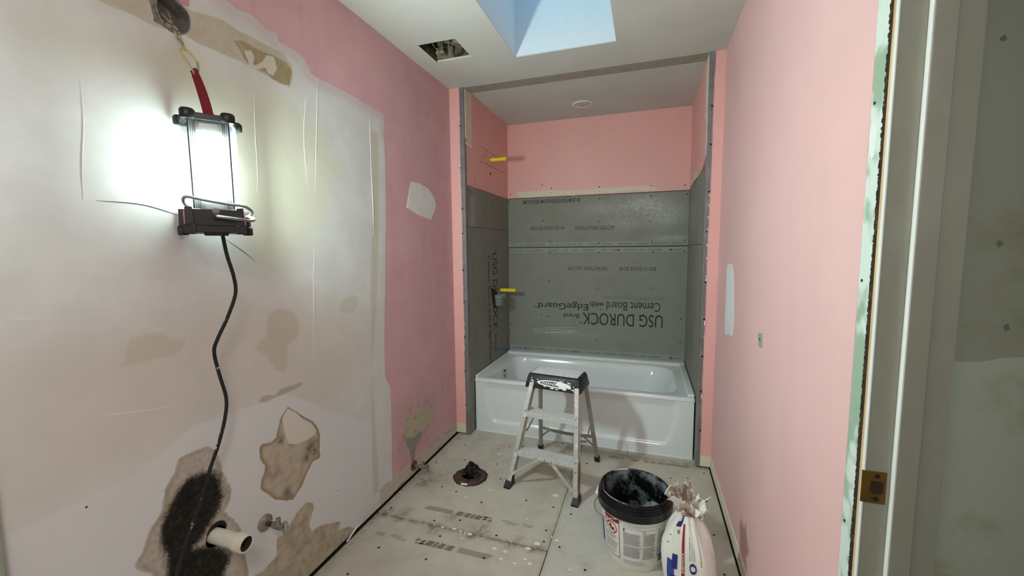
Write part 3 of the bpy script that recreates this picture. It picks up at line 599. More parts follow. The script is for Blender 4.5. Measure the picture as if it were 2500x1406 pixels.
# ---- corner beads
def bead(name,x0,x1,edge,side):
    bm=bmesh.new(); ny=60; z0,z1=0.012,H-0.002; r=random.Random(side)
    L=[];
    for i in range(ny+1):
        z=z0+(z1-z0)*i/ny; e=edge(z)+r.uniform(-.0012,.0012); L.append((e,z))
    xi=x1+.0009 if side==0 else x0-.0009
    va=[bm.verts.new((e,-0.0035,z)) for e,z in L]; vb=[bm.verts.new((xi,-0.0035,z)) for e,z in L]
    vc=[bm.verts.new((e,0.0,z)) for e,z in L]; vd=[bm.verts.new((xi,0.030,z)) for e,z in L]
    for i in range(ny):
        bm.faces.new((va[i],vb[i],vb[i+1],va[i+1])); bm.faces.new((va[i],va[i+1],vc[i+1],vc[i])); bm.faces.new((vb[i],vd[i],vd[i+1],vb[i+1]))
    b=struct(name,bm,M_bead)
    bm=bmesh.new(); rr=random.Random(5+side)
    z=0.1
    while z<H-0.05:
        for k in range(5):
            zz=z+k*0.02
            if zz<H-0.03: e=edge(zz)+(0.010 if side==0 else -0.010); box(bm,e-.0019,e+.0019,-0.0043,-0.0034,zz-.0019,zz+.0019)
        z+=0.155
    obj('perforations',bm,M_screw,b,kind='stuff')
    for k in range(9):
        zz=0.22+k*0.245+rr.uniform(-.04,.04); e=edge(zz)+(0.004 if side==0 else -0.005)
        obj('screw',lathe(bmesh.new(),[(0.0058,0.0),(0.006,0.0015),(0.003,0.003),(0.0,0.003)],10,(e,-0.0035,zz),Matrix(((1,0,0),(0,0,-1),(0,1,0)))),M_screw,b)
    bm=bmesh.new()
    for k in range(16):
        zz=rr.uniform(0.3,2.0); e=edge(zz)+(0.001 if side==0 else -0.001); h=rr.uniform(.006,.035); wd=rr.uniform(.001,.0035)
        vs=[bm.verts.new((e+a*wd,-0.0046-b*.0015,zz+c*h)) for a,b,c in ((-1,0,-.5),(1,1,-.3),(.8,1,.4),(-.6,0,.5))]; bm.faces.new(vs)
    flat('torn_paper',bm,M_flake,b,'stuff')
    return b
bead('trim_2',0.077,XL,lambda z:0.077+0.0015*math.sin(z*9)-0.001*(z>1.9),0)
bead('trim_3',XR,1.658,lambda z:1.658+0.008*(z/H)**2+0.0015*math.sin(z*8),1)
# bare strips where the old frame came off
o=struct('trim_4',bx(XL,XR,0.008,0.118,H-0.001,H+0.02),M_gypsum)
screws(o,lambda x,y,h:(x,y,H-0.001-h),[(.2,.04),(.21,.055),(.32,.03),(.42,.05),(.62,.04),(.75,.05),(.95,.03),(1.25,.06),(1.5,.05)],0.004)
bm=bmesh.new(); slab(bm,rough_outline([(.012,2.135),(.108,2.115),(.112,H-.004),(.012,H-.004)],.03,.001),on_cheek(0.0),0.004)
o=obj('bare_strip',bm,M_bare,wal); screws(o,lambda y,z,h:on_cheek(0.004)(y,z,h),[(.05,2.33),(.06,2.17)],0.004)
bm=bmesh.new(); slab(bm,[(.118,2.10),(.126,2.10),(.126,H-.004),(.118,H-.004)],on_cheek(0),0.0015); slab(bm,[(.012,2.098),(.126,2.092),(.126,2.103),(.012,2.118)],on_cheek(0),0.0013)
obj('cut_edge',bm,M_spackle,wal)
bm=bmesh.new(); slab(bm,[(.012,2.12),(.10,2.12),(.10,H-.004),(.012,H-.004)],lambda y,z,h:(XR-h,y,z),0.004)
o=obj('bare_strip',bm,M_bare,war); screws(o,lambda y,z,h:(XR-.004-h,y,z),[(.03,2.43),(.05,2.2)],0.004)
bm=bmesh.new(); slab(bm,rough_outline([(.0,1.90),(.03,1.895),(.03,2.12),(.0,2.12)],.03,.002),lambda y,z,h:(XR-h,y,z),0.0025); obj('cut_edge',bm,M_spackle,war)

# ---- ceiling with its two openings
SKX0,SKX1,SKY0,SKY1=0.575,1.141,-1.30,-0.296; VX0,VX1,VY0,VY1=0.120,0.339,-0.606,-0.387
bm=bmesh.new(); xs=sorted((-0.06,VX0,VX1,SKX0,SKX1,W+0.13)); ys=sorted((YR,SKY0,VY0,VY1,SKY1,0.008))
for i in range(len(xs)-1):
    for j in range(len(ys)-1):
        mx=(xs[i]+xs[i+1])/2; my=(ys[j]+ys[j+1])/2
        if (SKX0<mx<SKX1 and SKY0<my<SKY1) or (VX0<mx<VX1 and VY0<my<VY1): continue
        box(bm,xs[i],xs[i+1],ys[j],ys[j+1],H,H+0.005)
box(bm,-0.06,W+0.13,0.118,D+0.07,H,H+0.014)
bmesh.ops.remove_doubles(bm,verts=bm.verts,dist=1e-5)
struct('ceiling',bm,M_ceil)
# skylight: shaft, frame and acrylic pane
sk=empty('window_1',(0.858,-0.8,H)); sk['kind']='structure'
bm=bmesh.new(); HS=H+0.55; t=0.04
box(bm,SKX0-t,SKX0,SKY0-t,SKY1+t,H+0.0055,HS); box(bm,SKX1,SKX1+t,SKY0-t,SKY1+t,H+0.0055,HS); box(bm,SKX0,SKX1,SKY1,SKY1+t,H+0.0055,HS); box(bm,SKX0,SKX1,SKY0-t,SKY0,H+0.0055,HS)
bmesh.ops.translate(bm,verts=bm.verts,vec=(-.858,.8,-H)); obj('skylight_shaft',bm,M_shaft,sk)
bm=bmesh.new(); f=0.03
for a in ((SKX0-t,SKX0+f,SKY0-t,SKY1+t),(SKX1-f,SKX1+t,SKY0-t,SKY1+t),(SKX0+f,SKX1-f,SKY1-f,SKY1+t),(SKX0+f,SKX1-f,SKY0-t,SKY0+f)): box(bm,*a,HS,HS+0.05)
bmesh.ops.translate(bm,verts=bm.verts,vec=(-.858,.8,-H)); obj('skylight_frame',bm,M_white,sk)
bm=bx(SKX0+f,SKX1-f,SKY0+f,SKY1-f,HS+0.02,HS+0.026); bmesh.ops.translate(bm,verts=bm.verts,vec=(-.858,.8,-H)); obj('pane',bm,M_pane,sk)

# ---- floor: slab and cement boards
struct('floor',bx(-0.06,3.4,YR,D+0.07,-0.06,-0.0125),M_darkvoid); floor=bpy.data.objects['floor']
gF=NG('floor_board',0.88,0,0.25); f1=gF.noise(300,2); f2=gF.noise(7,5,0.65); f3=gF.noise(30,5,0.7)
c=gF.mix(gF.step(f1,0.3,0.7),sc(186,181,166),sc(199,194,180))
c=gF.mix(gF.math('MULTIPLY',gF.step(f2,0.42,0.72),0.5),c,sc(166,156,134))
c=gF.mix(gF.math('MULTIPLY',gF.step(gF.noise(2.2,4,0.6),0.5,0.7),0.35),c,sc(200,198,188))
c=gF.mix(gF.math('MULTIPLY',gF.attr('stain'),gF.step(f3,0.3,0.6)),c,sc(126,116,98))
c=gF.mix(gF.math('MULTIPLY',gF.attr('dust'),gF.step(f3,0.3,0.65)),c,sc(196,196,192))
gF.base(c); gF.bump(f1,0.15,0.0006); M_floor=gF.m
def floor_board(rects,step=0.022,top=0.0):
    bm=bmesh.new()
    for x0,x1,y0,y1 in rects:
        nx=max(1,int((x1-x0)/step)); ny=max(1,int((y1-y0)/step))
        v=[[bm.verts.new((x0+(x1-x0)*i/nx,y0+(y1-y0)*j/ny,top)) for i in range(nx+1)] for j in range(ny+1)]
        for j in range(ny):
            for i in range(nx): bm.faces.new((v[j][i],v[j][i+1],v[j+1][i+1],v[j+1][i]))
    bmesh.ops.remove_doubles(bm,verts=bm.verts,dist=1e-4)
    be=[e for e in bm.edges if len(e.link_faces)==1]
    r=bmesh.ops.extrude_edge_only(bm,edges=be)
    for g in r['geom']:
        if isinstance(g,bmesh.types.BMVert): g.co.z=top-0.012
    me=bpy.data.meshes.new('floor_board'); bm.to_mesh(me); bm.free()
    n=len(me.vertices); co=np.empty(n*3); me.vertices.foreach_get('co',co); co=co.reshape(-1,3); st=np.zeros(n)
    for x,y,r_ in FSTAIN: st+=np.exp(-((co[:,0]-x)**2+(co[:,1]-y)**2)/(r_*1.1)**2)*(0.85 if r_<0.1 else 0.45)
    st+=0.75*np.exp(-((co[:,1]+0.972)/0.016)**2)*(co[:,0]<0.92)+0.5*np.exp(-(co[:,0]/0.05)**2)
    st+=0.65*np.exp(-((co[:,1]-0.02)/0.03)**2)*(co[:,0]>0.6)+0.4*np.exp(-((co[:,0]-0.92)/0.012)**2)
    at=me.attributes.new('stain','FLOAT','POINT'); at.data.foreach_set('value',np.clip(st,0,1))
    du=0.8*(co[:,0]>0.92)*np.exp(-((co[:,0]-1.05)/0.18)**2-((co[:,1]+0.75)/0.5)**2)
    at=me.attributes.new('dust','FLOAT','POINT'); at.data.foreach_set('value',np.clip(du,0,1))
    return mobj('floor_board',me,M_floor,floor)
fb1=floor_board([(.008,.437,-.970,-.621),(.437,.918,-.970,-.621),(.437,.918,-.621,-.414),(.008,.437,-.414,.30),(.437,.918,-.414,.30)])
fb2=floor_board([(.008,.4355,-.6195,-.4155)])
fb3=floor_board([(.008,.916,-2.1,-.9735)])
fb4=floor_board([(.921,1.714,-1.42,.30)])
fb5=floor_board([(.921,1.714,YR,-1.423),(1.709,1.86,-2.6,-1.76)],0.08)
fb6=floor_board([(.008,.916,YR,-2.103)],0.08)
fb7=floor_board([(1.862,3.38,YR,-1.74)],0.2)
screws(fb1,lambda x,y,h:(x,y,h),[(x,y) for x,y in FSCREW if x<.92 and y>-.96 and x>.02],0.006)
screws(fb3,lambda x,y,h:(x,y,h),[(x,y) for x,y in FSCREW if x<.92 and y<-.97]+[(.3,-1.5),(.6,-1.4)],0.006)
screws(fb4,lambda x,y,h:(x,y,h),[(x,y) for x,y in FSCREW if x>.93],0.006)
r=random.Random(12)
def splats(parent,sel):
    for x,y,q in [s for s in FSPLAT if sel(*s[:2])]:
        n=9; q*=1.5; pts=[(x+q*(1.25 if abs(math.cos(2*PI*k/n))>.5 else .8)*math.cos(2*PI*k/n)*r.uniform(.8,1.2),y+q*math.sin(2*PI*k/n)*r.uniform(.7,1.1)) for k in range(n)]
        obj('plaster_drip',slab(bmesh.new(),pts,on_floor(0),0.0016),M_spackle,parent)
splats(fb1,lambda x,y:x<.92 and y>-.972); splats(fb3,lambda x,y:x<.92 and y<=-.972); splats(fb4,lambda x,y:x>=.92)
bm=bmesh.new()
for k in range(70):
    x=r.uniform(.05,1.3); y=r.uniform(-1.1,-.2); q=r.uniform(.0012,.003); slab(bm,[(x+q*math.cos(2*PI*i/5)*r.uniform(.6,1.5),y+q*math.sin(2*PI*i/5)) for i in range(5)],on_floor(0),0.0007)
obj('plaster_specks',bm,M_spackle,floor,kind='stuff')
# worn stamp printed on the boards, twice, the second turned round
def stamp(parent,fn):
    bm=bmesh.new(); q=lambda u0,u1,v0,v1,s=0.0:bm.faces.new([bm.verts.new(fn(u+s*(v-v0),v)) for u,v in ((u0,v0),(u1,v0),(u1,v1),(u0,v1))])
    for k in range(7): q(-.005+.004*k,.165,.0+.0045*k,.0023+.0045*k)
    for a,b in ((.185,.215),(.218,.224),(.232,.262),(.268,.284),(.29,.325)): q(a,b,.0,.032,0.35)
    q(.335,.35,.004,.033,.4); q(.335,.385,.026,.033,.4); q(.345,.375,.010,.016,.4); q(.372,.385,.0,.02,.4)
    for k,(a,b) in enumerate(((.43,.50),(.44,.53),(.47,.53),(.46,.52),(.55,.60),(.56,.61),(.555,.60))): q(a,b,.034-.007*(k%4),.0365-.007*(k%4))
    return flat('worn_stamp',bm,M_inkfaint2,parent)
stamp(fb1,lambda u,v:(.221+u*0.98,-.866+v*1.05,0.0005))
stamp(fb3,lambda u,v:(.690-u*0.98,-1.071-v*1.05,0.0005))
bm=bmesh.new()
for x0,x1,y in ((1.109,1.206,-.020),(1.254,1.30,-.022),(1.33,1.36,-.019),(1.37,1.40,-.018),(1.41,1.45,-.018),(1.46,1.60,-.012)):
    quad(bm,lambda u,v:(u,v,0.0005),x0,x1,y-.011,y+.011)
flat('worn_stamp',bm,M_stampfaint,fb4)

# ---- bare strips along the foot of the walls
bl=struct('baseboard_left',slab(bmesh.new(),rough_outline([(-.93,.020),(-.004,.016),(-.004,.083),(-.45,.087),(-.80,.095),(-.905,.112),(-.935,.10)],.02,.0012),on_left(0),0.003),worn('bare_strip_dirty',sc(194,188,172),sc(160,146,120),26,0.55,0.72,0.9,bump=0.2))
bm=bmesh.new()
for k in range(14):
    y=-.02-.9*r.random(); z=.07+.02*r.random() if k%2 else .02+.01*r.random(); L=r.uniform(.006,.03); slab(bm,[(y-L,z-.0012),(y+L,z-.0016),(y+L,z+.0016),(y-L,z+.001)],on_left(.003),.0006)
obj('old_glue',bm,M_rust,bl,kind='stuff')
br_=struct('baseboard_right',bx(W-0.004,W+0.01,-1.68,-0.004,0.020,0.082),M_bare)
struct('baseboard_return_left',bx(0.0,0.0765,-0.004,0.0,0.014,0.083),M_bare)
struct('baseboard_return_right',bx(1.661,W-0.004,-0.004,0.0,0.016,0.083),M_bare)
bm=bmesh.new(); box(bm,0.0005,0.0135,-2.1,0.0,-0.012,-0.006); box(bm,1.7095,W,-1.7,0.0,-0.012,-0.006); obj('expansion_gap',bm,M_darkvoid,floor)
bm=bmesh.new(); slab(bm,[(-1.20,.004),(-1.13,.030),(-1.11,.028),(-1.19,.001)],on_left(.002),.006); obj('plaster_flap',bm,M_spackle,wall_left)

obj('stud_backing',bx(XR+0.0605,W+0.13,0.0605,0.08,-0.06,H+0.02),M_darkvoid,wrr); obj('stud_backing',bx(-0.10,0.0295,0.0605,0.08,-0.06,H+0.02),M_darkvoid,wrl)
obj('sill_backing',bx(W+0.012,W+0.115,-1.68,0.07,-0.012,0.0118),M_darkvoid,wrr)
# ---- right wall, its stripped edge and the doorway
bm=bmesh.new(); box(bm,W,W+0.115,-1.684,0.0,0.012,H); box(bm,W,W+0.115,-2.62,-1.684,2.09,H); box(bm,W,W+0.115,YR,-2.62,0,H)
wr=struct('wall_right',bm,M_pinkR)
ed=[(-1.682,.0),(-1.682,2.09)]
rg=random.Random(21); top=2.09; z=top
left_edge=[]
while z>0:
    left_edge.append((-1.7258+0.002*math.sin(z*2.3)+rg.uniform(-.0022,.0022),z)); z-=0.0035
left_edge.append((-1.729,0.0))
bm=bmesh.new(); slab(bm,ed+left_edge,lambda y,z,h:(W+0.0135-h,y,z),0.0125); obj('green_board',bm,M_green,wr)
sm=smooth_outline([(-1.69,1.58),(-1.70,1.60),(-1.712,1.58),(-1.713,1.545),(-1.703,1.53),(-1.692,1.55)],4)
obj('plaster_dab',slab(bmesh.new(),sm,on_right(-0.0012),0.002),M_spackle,wr)
for z in (1.635,.80,1.30):
    obj('nail_hole',lathe(bmesh.new(),[(0.0,0.001),(0.003,0.001),(0.003,0.0)],8,(W+0.0005,-1.697,z),Matrix(((0,0,-1),(1,0,0),(0,1,0)))),M_darkvoid,wr)
obj('cavity_fill',bx(W+0.0013,W+0.115,-1.7405,-1.715,0,2.09),M_cavity,wr)  # dark strip set flush, its colour standing in for the shaded gap
bm=bmesh.new(); z=0.02
while z<2.08:
    h=rg.uniform(.003,.010); d=rg.uniform(.001,.007); box(bm,W+0.0006,W+0.004,-1.7280-d*.45,-1.7255,z,z+h); z+=h+rg.uniform(.002,.03)
obj('torn_crumbs',bm,M_cavity,wr,kind='stuff')
bm=bmesh.new(); rp=smooth_outline([(-.375,1.283),(-.445,1.262),(-.486,1.151),(-.507,.999),(-.492,.94),(-.399,.932),(-.299,.921),(-.289,1.131),(-.289,1.261)],3)
obj('plaster_patch',slab(bm,rp,on_right(-0.0008),.002),M_spackle,wr)
an=obj('anchor_patch',slab(bmesh.new(),[(-.957,1.048),(-1.016,1.058),(-1.022,1.007),(-.992,1.000),(-.966,1.005)],on_right(-.0008),.0022),simple('anchor_grey',sc(160,164,150),.7),wr)
obj('anchor_hole',lathe(bmesh.new(),[(0.0,0.0008),(0.005,0.0008),(0.006,0.0)],10,(W-.0014,-.988,1.03),Matrix(((0,0,-1),(1,0,0),(0,1,0)))),M_darkvoid,an)
bm=bmesh.new()
for y,z in ((-.46,1.365),(-.475,1.34),(-.45,1.385)): slab(bm,[(y,z),(y+.008,z+.004),(y+.012,z+.014),(y+.003,z+.010)],on_right(0),.0006)
obj('paint_chips',bm,M_spackle,wr,kind='stuff')
dr=empty('door_1',(W,JY,0)); dr['kind']='structure'
def dloc(bm): bmesh.ops.translate(bm,verts=bm.verts,vec=(-W,-JY,0)); return bm
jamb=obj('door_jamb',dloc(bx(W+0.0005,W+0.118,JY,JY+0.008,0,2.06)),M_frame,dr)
obj('jamb_edge',dloc(bx(W-0.0006,W+0.002,JY-0.0018,JY+0.0072,0,2.06,0.0006)),M_white,dr)
obj('wood_shim',dloc(bx(W+0.0004,W+0.10,JY+0.0082,JY+0.0165,0,2.06)),M_wood,dr)
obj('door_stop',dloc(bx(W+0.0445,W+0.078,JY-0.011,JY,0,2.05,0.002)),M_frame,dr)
obj('stop_lit_edge',dloc(bx(W+0.0415,W+0.0450,JY-0.0115,JY-0.0002,0,2.05,0.001)),M_white,dr)  # white strip added to paint the lamp-lit side of the stop
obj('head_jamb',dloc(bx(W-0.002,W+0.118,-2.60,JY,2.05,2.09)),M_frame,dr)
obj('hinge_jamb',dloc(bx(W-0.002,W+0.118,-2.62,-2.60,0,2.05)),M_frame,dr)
sp=obj('strike_plate',dloc(bx(W-0.003,W+0.036,JY-0.0022,JY+0.0002,0.880,0.943,0.0008)),M_brasspl,dr)
ho=[(x,z) for a0,cx,cz in ((0,W+.026,.9195),(90,W+.0155,.9195),(180,W+.0155,.9045),(270,W+.026,.9045)) for k in range(5) for x,z in [(cx+.005*math.cos(math.radians(a0+22.5*k)),cz+.005*math.sin(math.radians(a0+22.5*k)))]]
obj('latch_hole',dloc(slab(bmesh.new(),ho,lambda x,z,h:(x,JY-0.0024-h,z),0.0006)),simple('latch_recess',sc(50,28,10),.8),sp)
rgm=bmesh.new()
hc=[(x,z) for x,z in ho]; mx=W+.0207; mz=.912
for i in range(len(hc)):
    a=hc[i]; b=hc[(i+1)%len(hc)]; s=1.16
    q=[(a[0],a[1]),(b[0],b[1]),(mx+(b[0]-mx)*s,mz+(b[1]-mz)*s),(mx+(a[0]-mx)*s,mz+(a[1]-mz)*s)]
    rgm.faces.new([rgm.verts.new((x,JY-0.0028,z)) for x,z in q])
obj('latch_lip',dloc(rgm),M_brasspl,sp)
for z in (.934,.889): obj('screw_hole',dloc(lathe(bmesh.new(),[(0.0,0.0004),(0.0045,0.0004),(0.0045,0.0)],12,(W+.0205,JY-.0022,z),Matrix(((1,0,0),(0,0,-1),(0,1,0))))),simple('plate_hole',sc(30,20,8),.9),sp)
# the hall beyond the doorway and the back of the room
HX=3.4
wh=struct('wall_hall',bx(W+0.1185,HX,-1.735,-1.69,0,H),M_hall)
for y,z in ((1.875,1.71),(1.896,1.37),(1.917,1.225),(1.905,.98),(1.88,.90)):
    slabp=rough_outline([(y-.004,z),(y,z-.006),(y+.005,z-.004),(y+.004,z+.004),(y,z+.005)],.004,.0012)
    obj('wall_scuff',slab(bmesh.new(),slabp,lambda u,v,h:(u,-1.735-h,v),.0006),simple('scuff',sc(96,100,86),.9),wh)
obj('plaster_patch',slab(bmesh.new(),rough_outline([(1.842,1.158),(1.88,1.160),(1.92,1.168),(1.99,1.176),(2.1,1.17),(2.1,.72),(1.842,.70)],.02,.002),lambda u,v,h:(u,-1.735-h,v),.001),worn('hall_patch',sc(156,160,148),sc(140,140,112),5,.5,.7,.85),wh)
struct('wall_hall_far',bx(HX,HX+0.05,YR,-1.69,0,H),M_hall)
struct('ceiling_hall',bx(W+0.13,HX,YR,-1.69,H,H+0.014),M_ceil)
struct('wall_rear',bx(-0.06,HX,YR-0.05,YR,0,H),M_white)
# ================================================================ THINGS
def into(root,bm):
    bpy.context.view_layer.update()
    bmesh.ops.transform(bm,matrix=root.matrix_world.inverted(),verts=bm.verts); return bm
def part(root,name,bm,mat,smooth=False,parent=None,kind=None):
    """bm in world space; parent: another part of the same root"""
    o=obj(name,into(root,bm),mat,parent or root,smooth); 
    if kind: o['kind']=kind
    return o
def fpart(root,name,bm,mat,parent=None,kind=None): return flat(name,into(root,bm),mat,parent or root,kind)
AX_Y=Matrix(((1,0,0),(0,0,-1),(0,1,0)))     # lathe axis towards -y

# ---------------- bathtub
TX0,TX1,TY0,TY1,TH=0.112,1.634,0.087,0.928,0.408
tub=empty('bathtub',(0.873,0.5,0),0,'white enamel alcove bathtub below the grey cement boards','bathtub')
def rrect(x0,x1,y0,y1,r,z,n=8,m=10):
    rs=r if isinstance(r,(list,tuple)) else (r,)*4; out=[]
    cs=((x1-rs[0],y1-rs[0],0,rs[0]),(x0+rs[1],y1-rs[1],90,rs[1]),(x0+rs[2],y0+rs[2],180,rs[2]),(x1-rs[3],y0+rs[3],270,rs[3]))
    for cx,cy,a0,q in cs:
        for k in range(n+1):
            a=math.radians(a0+90*k/n); out.append((cx+q*math.cos(a),cy+q*math.sin(a),z))
    return out
rings=[rrect(TX0+.005,TX1-.005,TY0+.03,TY1,.004,.002),rrect(TX0+.004,TX1-.004,TY0+.028,TY1,.004,.370),
 rrect(TX0,TX1,TY0+.012,TY1,.006,.376),rrect(TX0,TX1,TY0,TY1,.010,.384),rrect(TX0,TX1,TY0-.001,TY1,.012,.397),rrect(TX0+.003,TX1-.003,TY0+.003,TY1-.002,.014,.405),rrect(TX0+.010,TX1-.010,TY0+.010,TY1-.006,.02,TH),
 rrect(.200,1.540,.146,.800,(.16,.10,.09,.13),TH-.002),rrect(.206,1.533,.152,.794,(.16,.10,.09,.13),TH-.006),rrect(.212,1.524,.158,.787,(.16,.10,.09,.13),TH-.018),
 rrect(.222,1.500,.170,.775,(.17,.10,.09,.14),.33),rrect(.236,1.440,.190,.757,(.18,.10,.10,.15),.22),rrect(.252,1.385,.205,.742,(.18,.10,.10,.15),.14),rrect(.285,1.330,.235,.712,(.16,.10,.10,.14),.095),rrect(.36,1.25,.31,.64,.10,.080)]
bm=bmesh.new(); R=[[bm.verts.new(p) for p in q] for q in rings]; n=len(R[0])
for a,b in zip(R,R[1:]):
    for k in range(n): bm.faces.new((a[k],a[(k+1)%n],b[(k+1)%n],b[k]))
bm.faces.new(R[-1])
shell=part(tub,'shell',bm,M_tub,True)
bm=bmesh.new()
box(bm,TX0+.001,TX1-.001,.838,.930,TH-.004,TH+.022,.009,4); part(tub,'back_ledge',bm,M_tub,True)
bm=bmesh.new(); box(bm,1.590,TX1,.12,.85,TH-.004,TH+.016,.008,4); part(tub,'end_ledge',bm,M_tub,True)
bm=bmesh.new(); box(bm,TX0,TX0+.022,.10,.85,TH-.004,TH+.018,.007,4); part(tub,'end_ledge',bm,M_tub,True)
# apron with its shallow sunk panel
trap=[(.196,.40),(.203,.24),(.232,.12),(.249,.088),(.275,.080),(1.43,.073),(1.462,.080),(1.490,.12),(1.521,.235),(1.535,.40)]
nx,nz=130,44; X,Z=np.meshgrid(np.linspace(TX0+.006,TX1-.006,nx),np.linspace(0.001,.380,nz))
sd=sdf(trap,X,Z); k=np.clip((sd+.006)/.022,0,1); k=k*k*(3-2*k); k*=np.clip((.385-Z)/.05,0,1); Yy=TY0+.006+.016*k
co=np.stack([X,Yy,Z],-1).reshape(-1,3)-np.array([.873,.5,0]); idx=np.arange(nx*nz).reshape(nz,nx)
q=np.stack([idx[:-1,:-1],idx[:-1,1:],idx[1:,1:],idx[1:,:-1]],-1).reshape(-1,4)
me=bpy.data.meshes.new('apron'); me.from_pydata(co.tolist(),[],q.tolist()); me.update(); mobj('apron',me,M_tub,tub,True)
part(tub,'caulk_bead',tube(bmesh.new(),[(TX0+.01,TY0+.004,.004),(.5,TY0+.003,.004),(1.0,TY0+.004,.003),(TX1-.01,TY0+.003,.004)],.006,6,8),M_tub,True)
ov=part(tub,'overflow_cover',lathe(bmesh.new(),[(.034,-.004),(.034,.006),(.030,.011),(.014,.013),(.0,.013)],24,(.224,.47,.338),'x'),M_chrome,True)
part(tub,'overflow_slot',lathe(bmesh.new(),[(.006,0),(.006,.003),(.0,.003)],10,(.2365,.47,.338),'x'),M_oldmetal,True,ov)
part(tub,'drain',lathe(bmesh.new(),[(.036,.0),(.034,.004),(.0,.002)],20,(.42,.47,.080)),M_chrome,True)

# ---------------- step ladder
lad=empty('step_ladder',(0.815,-0.32,0),math.radians(-7.5),'small aluminium step ladder with a plaster-splattered black top in front of the bathtub','ladder')
FL=[Vector((.586,-.553,.0)),Vector((.692,-.400,.585))]; FR=[Vector((.978,-.606,.0)),Vector((.966,-.441,.585))]
FR[0]=Vector((.984,-.605,0)); FR[1]=Vector((.962,-.437,.585))
RL=[Vector((.657,-.050,.0)),Vector((.704,-.243,.585))]; RR=[Vector((1.046,-.100,.0)),Vector((.986,-.283,.585))]
xd=(FR[0]-FL[0]).normalized(); yd=Vector((-xd.y,xd.x,0)); 
def lerp(seg,z): return seg[0].lerp(seg[1],z/0.585)
def rail(seg,side):
    bm=bmesh.new(); a=lerp(seg,.022); b=seg[1]
    ax=(b-a).normalized(); back=(yd-ax*yd.dot(ax)).normalized()
    beam(bm,a,b,.024,.0025,back); beam(bm,a+back*.05,b+back*.05,.024,.0025,back)
    ox=xd*(.011*side); beam(bm,a+ox+back*.025,b+ox+back*.025,.0025,.05,back)
    return bm
for seg,side in ((FL,-1),(FR,1)):
    r_=part(lad,'front_rail',rail(seg,side),M_alu)
    for z in (.16,.205,.385,.425):
        p=lerp(seg,z); part(lad,'rivet',lathe(bmesh.new(),[(.0045,0),(.004,.0025),(.0,.003)],8,p-yd*.0012,AX_Y),M_oldmetal,True,r_)
    p=lerp(seg,.0)
    bm=bmesh.new(); a=p+yd*.022+Vector((0,0,.0)); 
    vs=[]; 
    for z,wx,y0,y1,sh in ((0.0,.019,-.036,.036,0),(.010,.019,-.036,.036,0),(.038,.0140,-.027,.029,.011)):
        for sx,yy in ((-1,y0),(1,y0),(1,y1),(-1,y1)): vs.append(bm.verts.new(a+xd*(sx*wx)+yd*(yy+sh)+Vector((0,0,z))))
    for i in (0,4): 
        for k in range(4): bm.faces.new((vs[i+k],vs[i+(k+1)%4],vs[i+4+(k+1)%4],vs[i+4+k]))
    bm.faces.new(vs[0:4][::-1]); bm.faces.new(vs[8:12])
    part(lad,'foot',bm,M_black)
for z,h in ((.178,.027),(.394,.028)):
    a=lerp(FL,z+.012)+xd*.012; b=lerp(FR,z+.012)-xd*.012
    bm=bmesh.new(); up_=Vector((0,0,1))
    q0=a-yd*.001; q1=b-yd*.001; dep=.075
    c=[q0-up_*h*.5,q1-up_*h*.5,q1+up_*h*.5,q0+up_*h*.5]; e=[p+yd*dep for p in c]
    # bent sheet: front lip, top, back lip
    beam(bm,(c[0]+c[3])/2,(c[1]+c[2])/2,h,.003,yd,.0006); beam(bm,(c[3]+e[3])/2,(c[2]+e[2])/2,dep,.003,up_); beam(bm,(e[0]+e[3])/2,(e[1]+e[2])/2,h,.003,yd)
    tr_=part(lad,'tread',bm,M_tread)
    bm=bmesh.new()
    for k in range(9):
        o_=yd*(.008+k*.0075); beam(bm,c[3]+o_+up_*.0018,c[2]+o_+up_*.0018,.0025,.0016,up_)
    part(lad,'anti_slip_ribs',bm,M_tread,False,tr_)
    if z<.3:
        for f_ in (.35,.5,.62): part(lad,'rivet',lathe(bmesh.new(),[(.004,0),(.0035,.0025),(.0,.003)],8,a.lerp(b,f_)-yd*.0025-up_*.006,AX_Y),M_oldmetal,True,tr_)
for seg in (RL,RR):
    bm=bmesh.new(); a=lerp(seg,.022); b=seg[1]; ax=(b-a).normalized(); back=(yd-ax*yd.dot(ax)).normalized()
    beam(bm,a,b,.024,.019,back,.004); part(lad,'rear_leg',bm,M_alud)
    p=seg[0]; bm=bmesh.new(); beam(bm,p+Vector((0,0,.0)),p+(seg[1]-seg[0])*.062,.032,.030,yd,.003); 
    for v in bm.verts: v.co.z=max(v.co.z,0.0)
    part(lad,'foot',bm,M_black)
def bar(name,a,b,w_=.018,d_=.006,mat=None,ref=None): part(lad,name,beam(bmesh.new(),a,b,w_,d_,ref or yd,.0012),mat or M_alu)
bar('front_brace',Vector((.600,-.537,.074)),Vector((.755,-.530,.178)),.016,.007)
bar('front_brace',Vector((.845,-.546,.178)),Vector((.974,-.587,.062)),.016,.007)
bm=bmesh.new(); P0=lerp(RL,.185); P1=lerp(RR,.190); pts=[P0.lerp(P1,t)+Vector((0,-.004,-.012*math.sin(PI*t))) for t in (0,.25,.5,.75,1)]
for a,b in zip(pts,pts[1:]): beam(bm,a,b,.020,.004,yd)
part(lad,'rear_cross_bar',bm,M_alud)
bar('rear_brace',Vector((.672,-.082,.110)),Vector((.735,-.112,.172)),.012,.004,M_alud); bar('rear_brace',Vector((.955,-.140,.176)),Vector((1.032,-.128,.105)),.012,.004,M_alud)
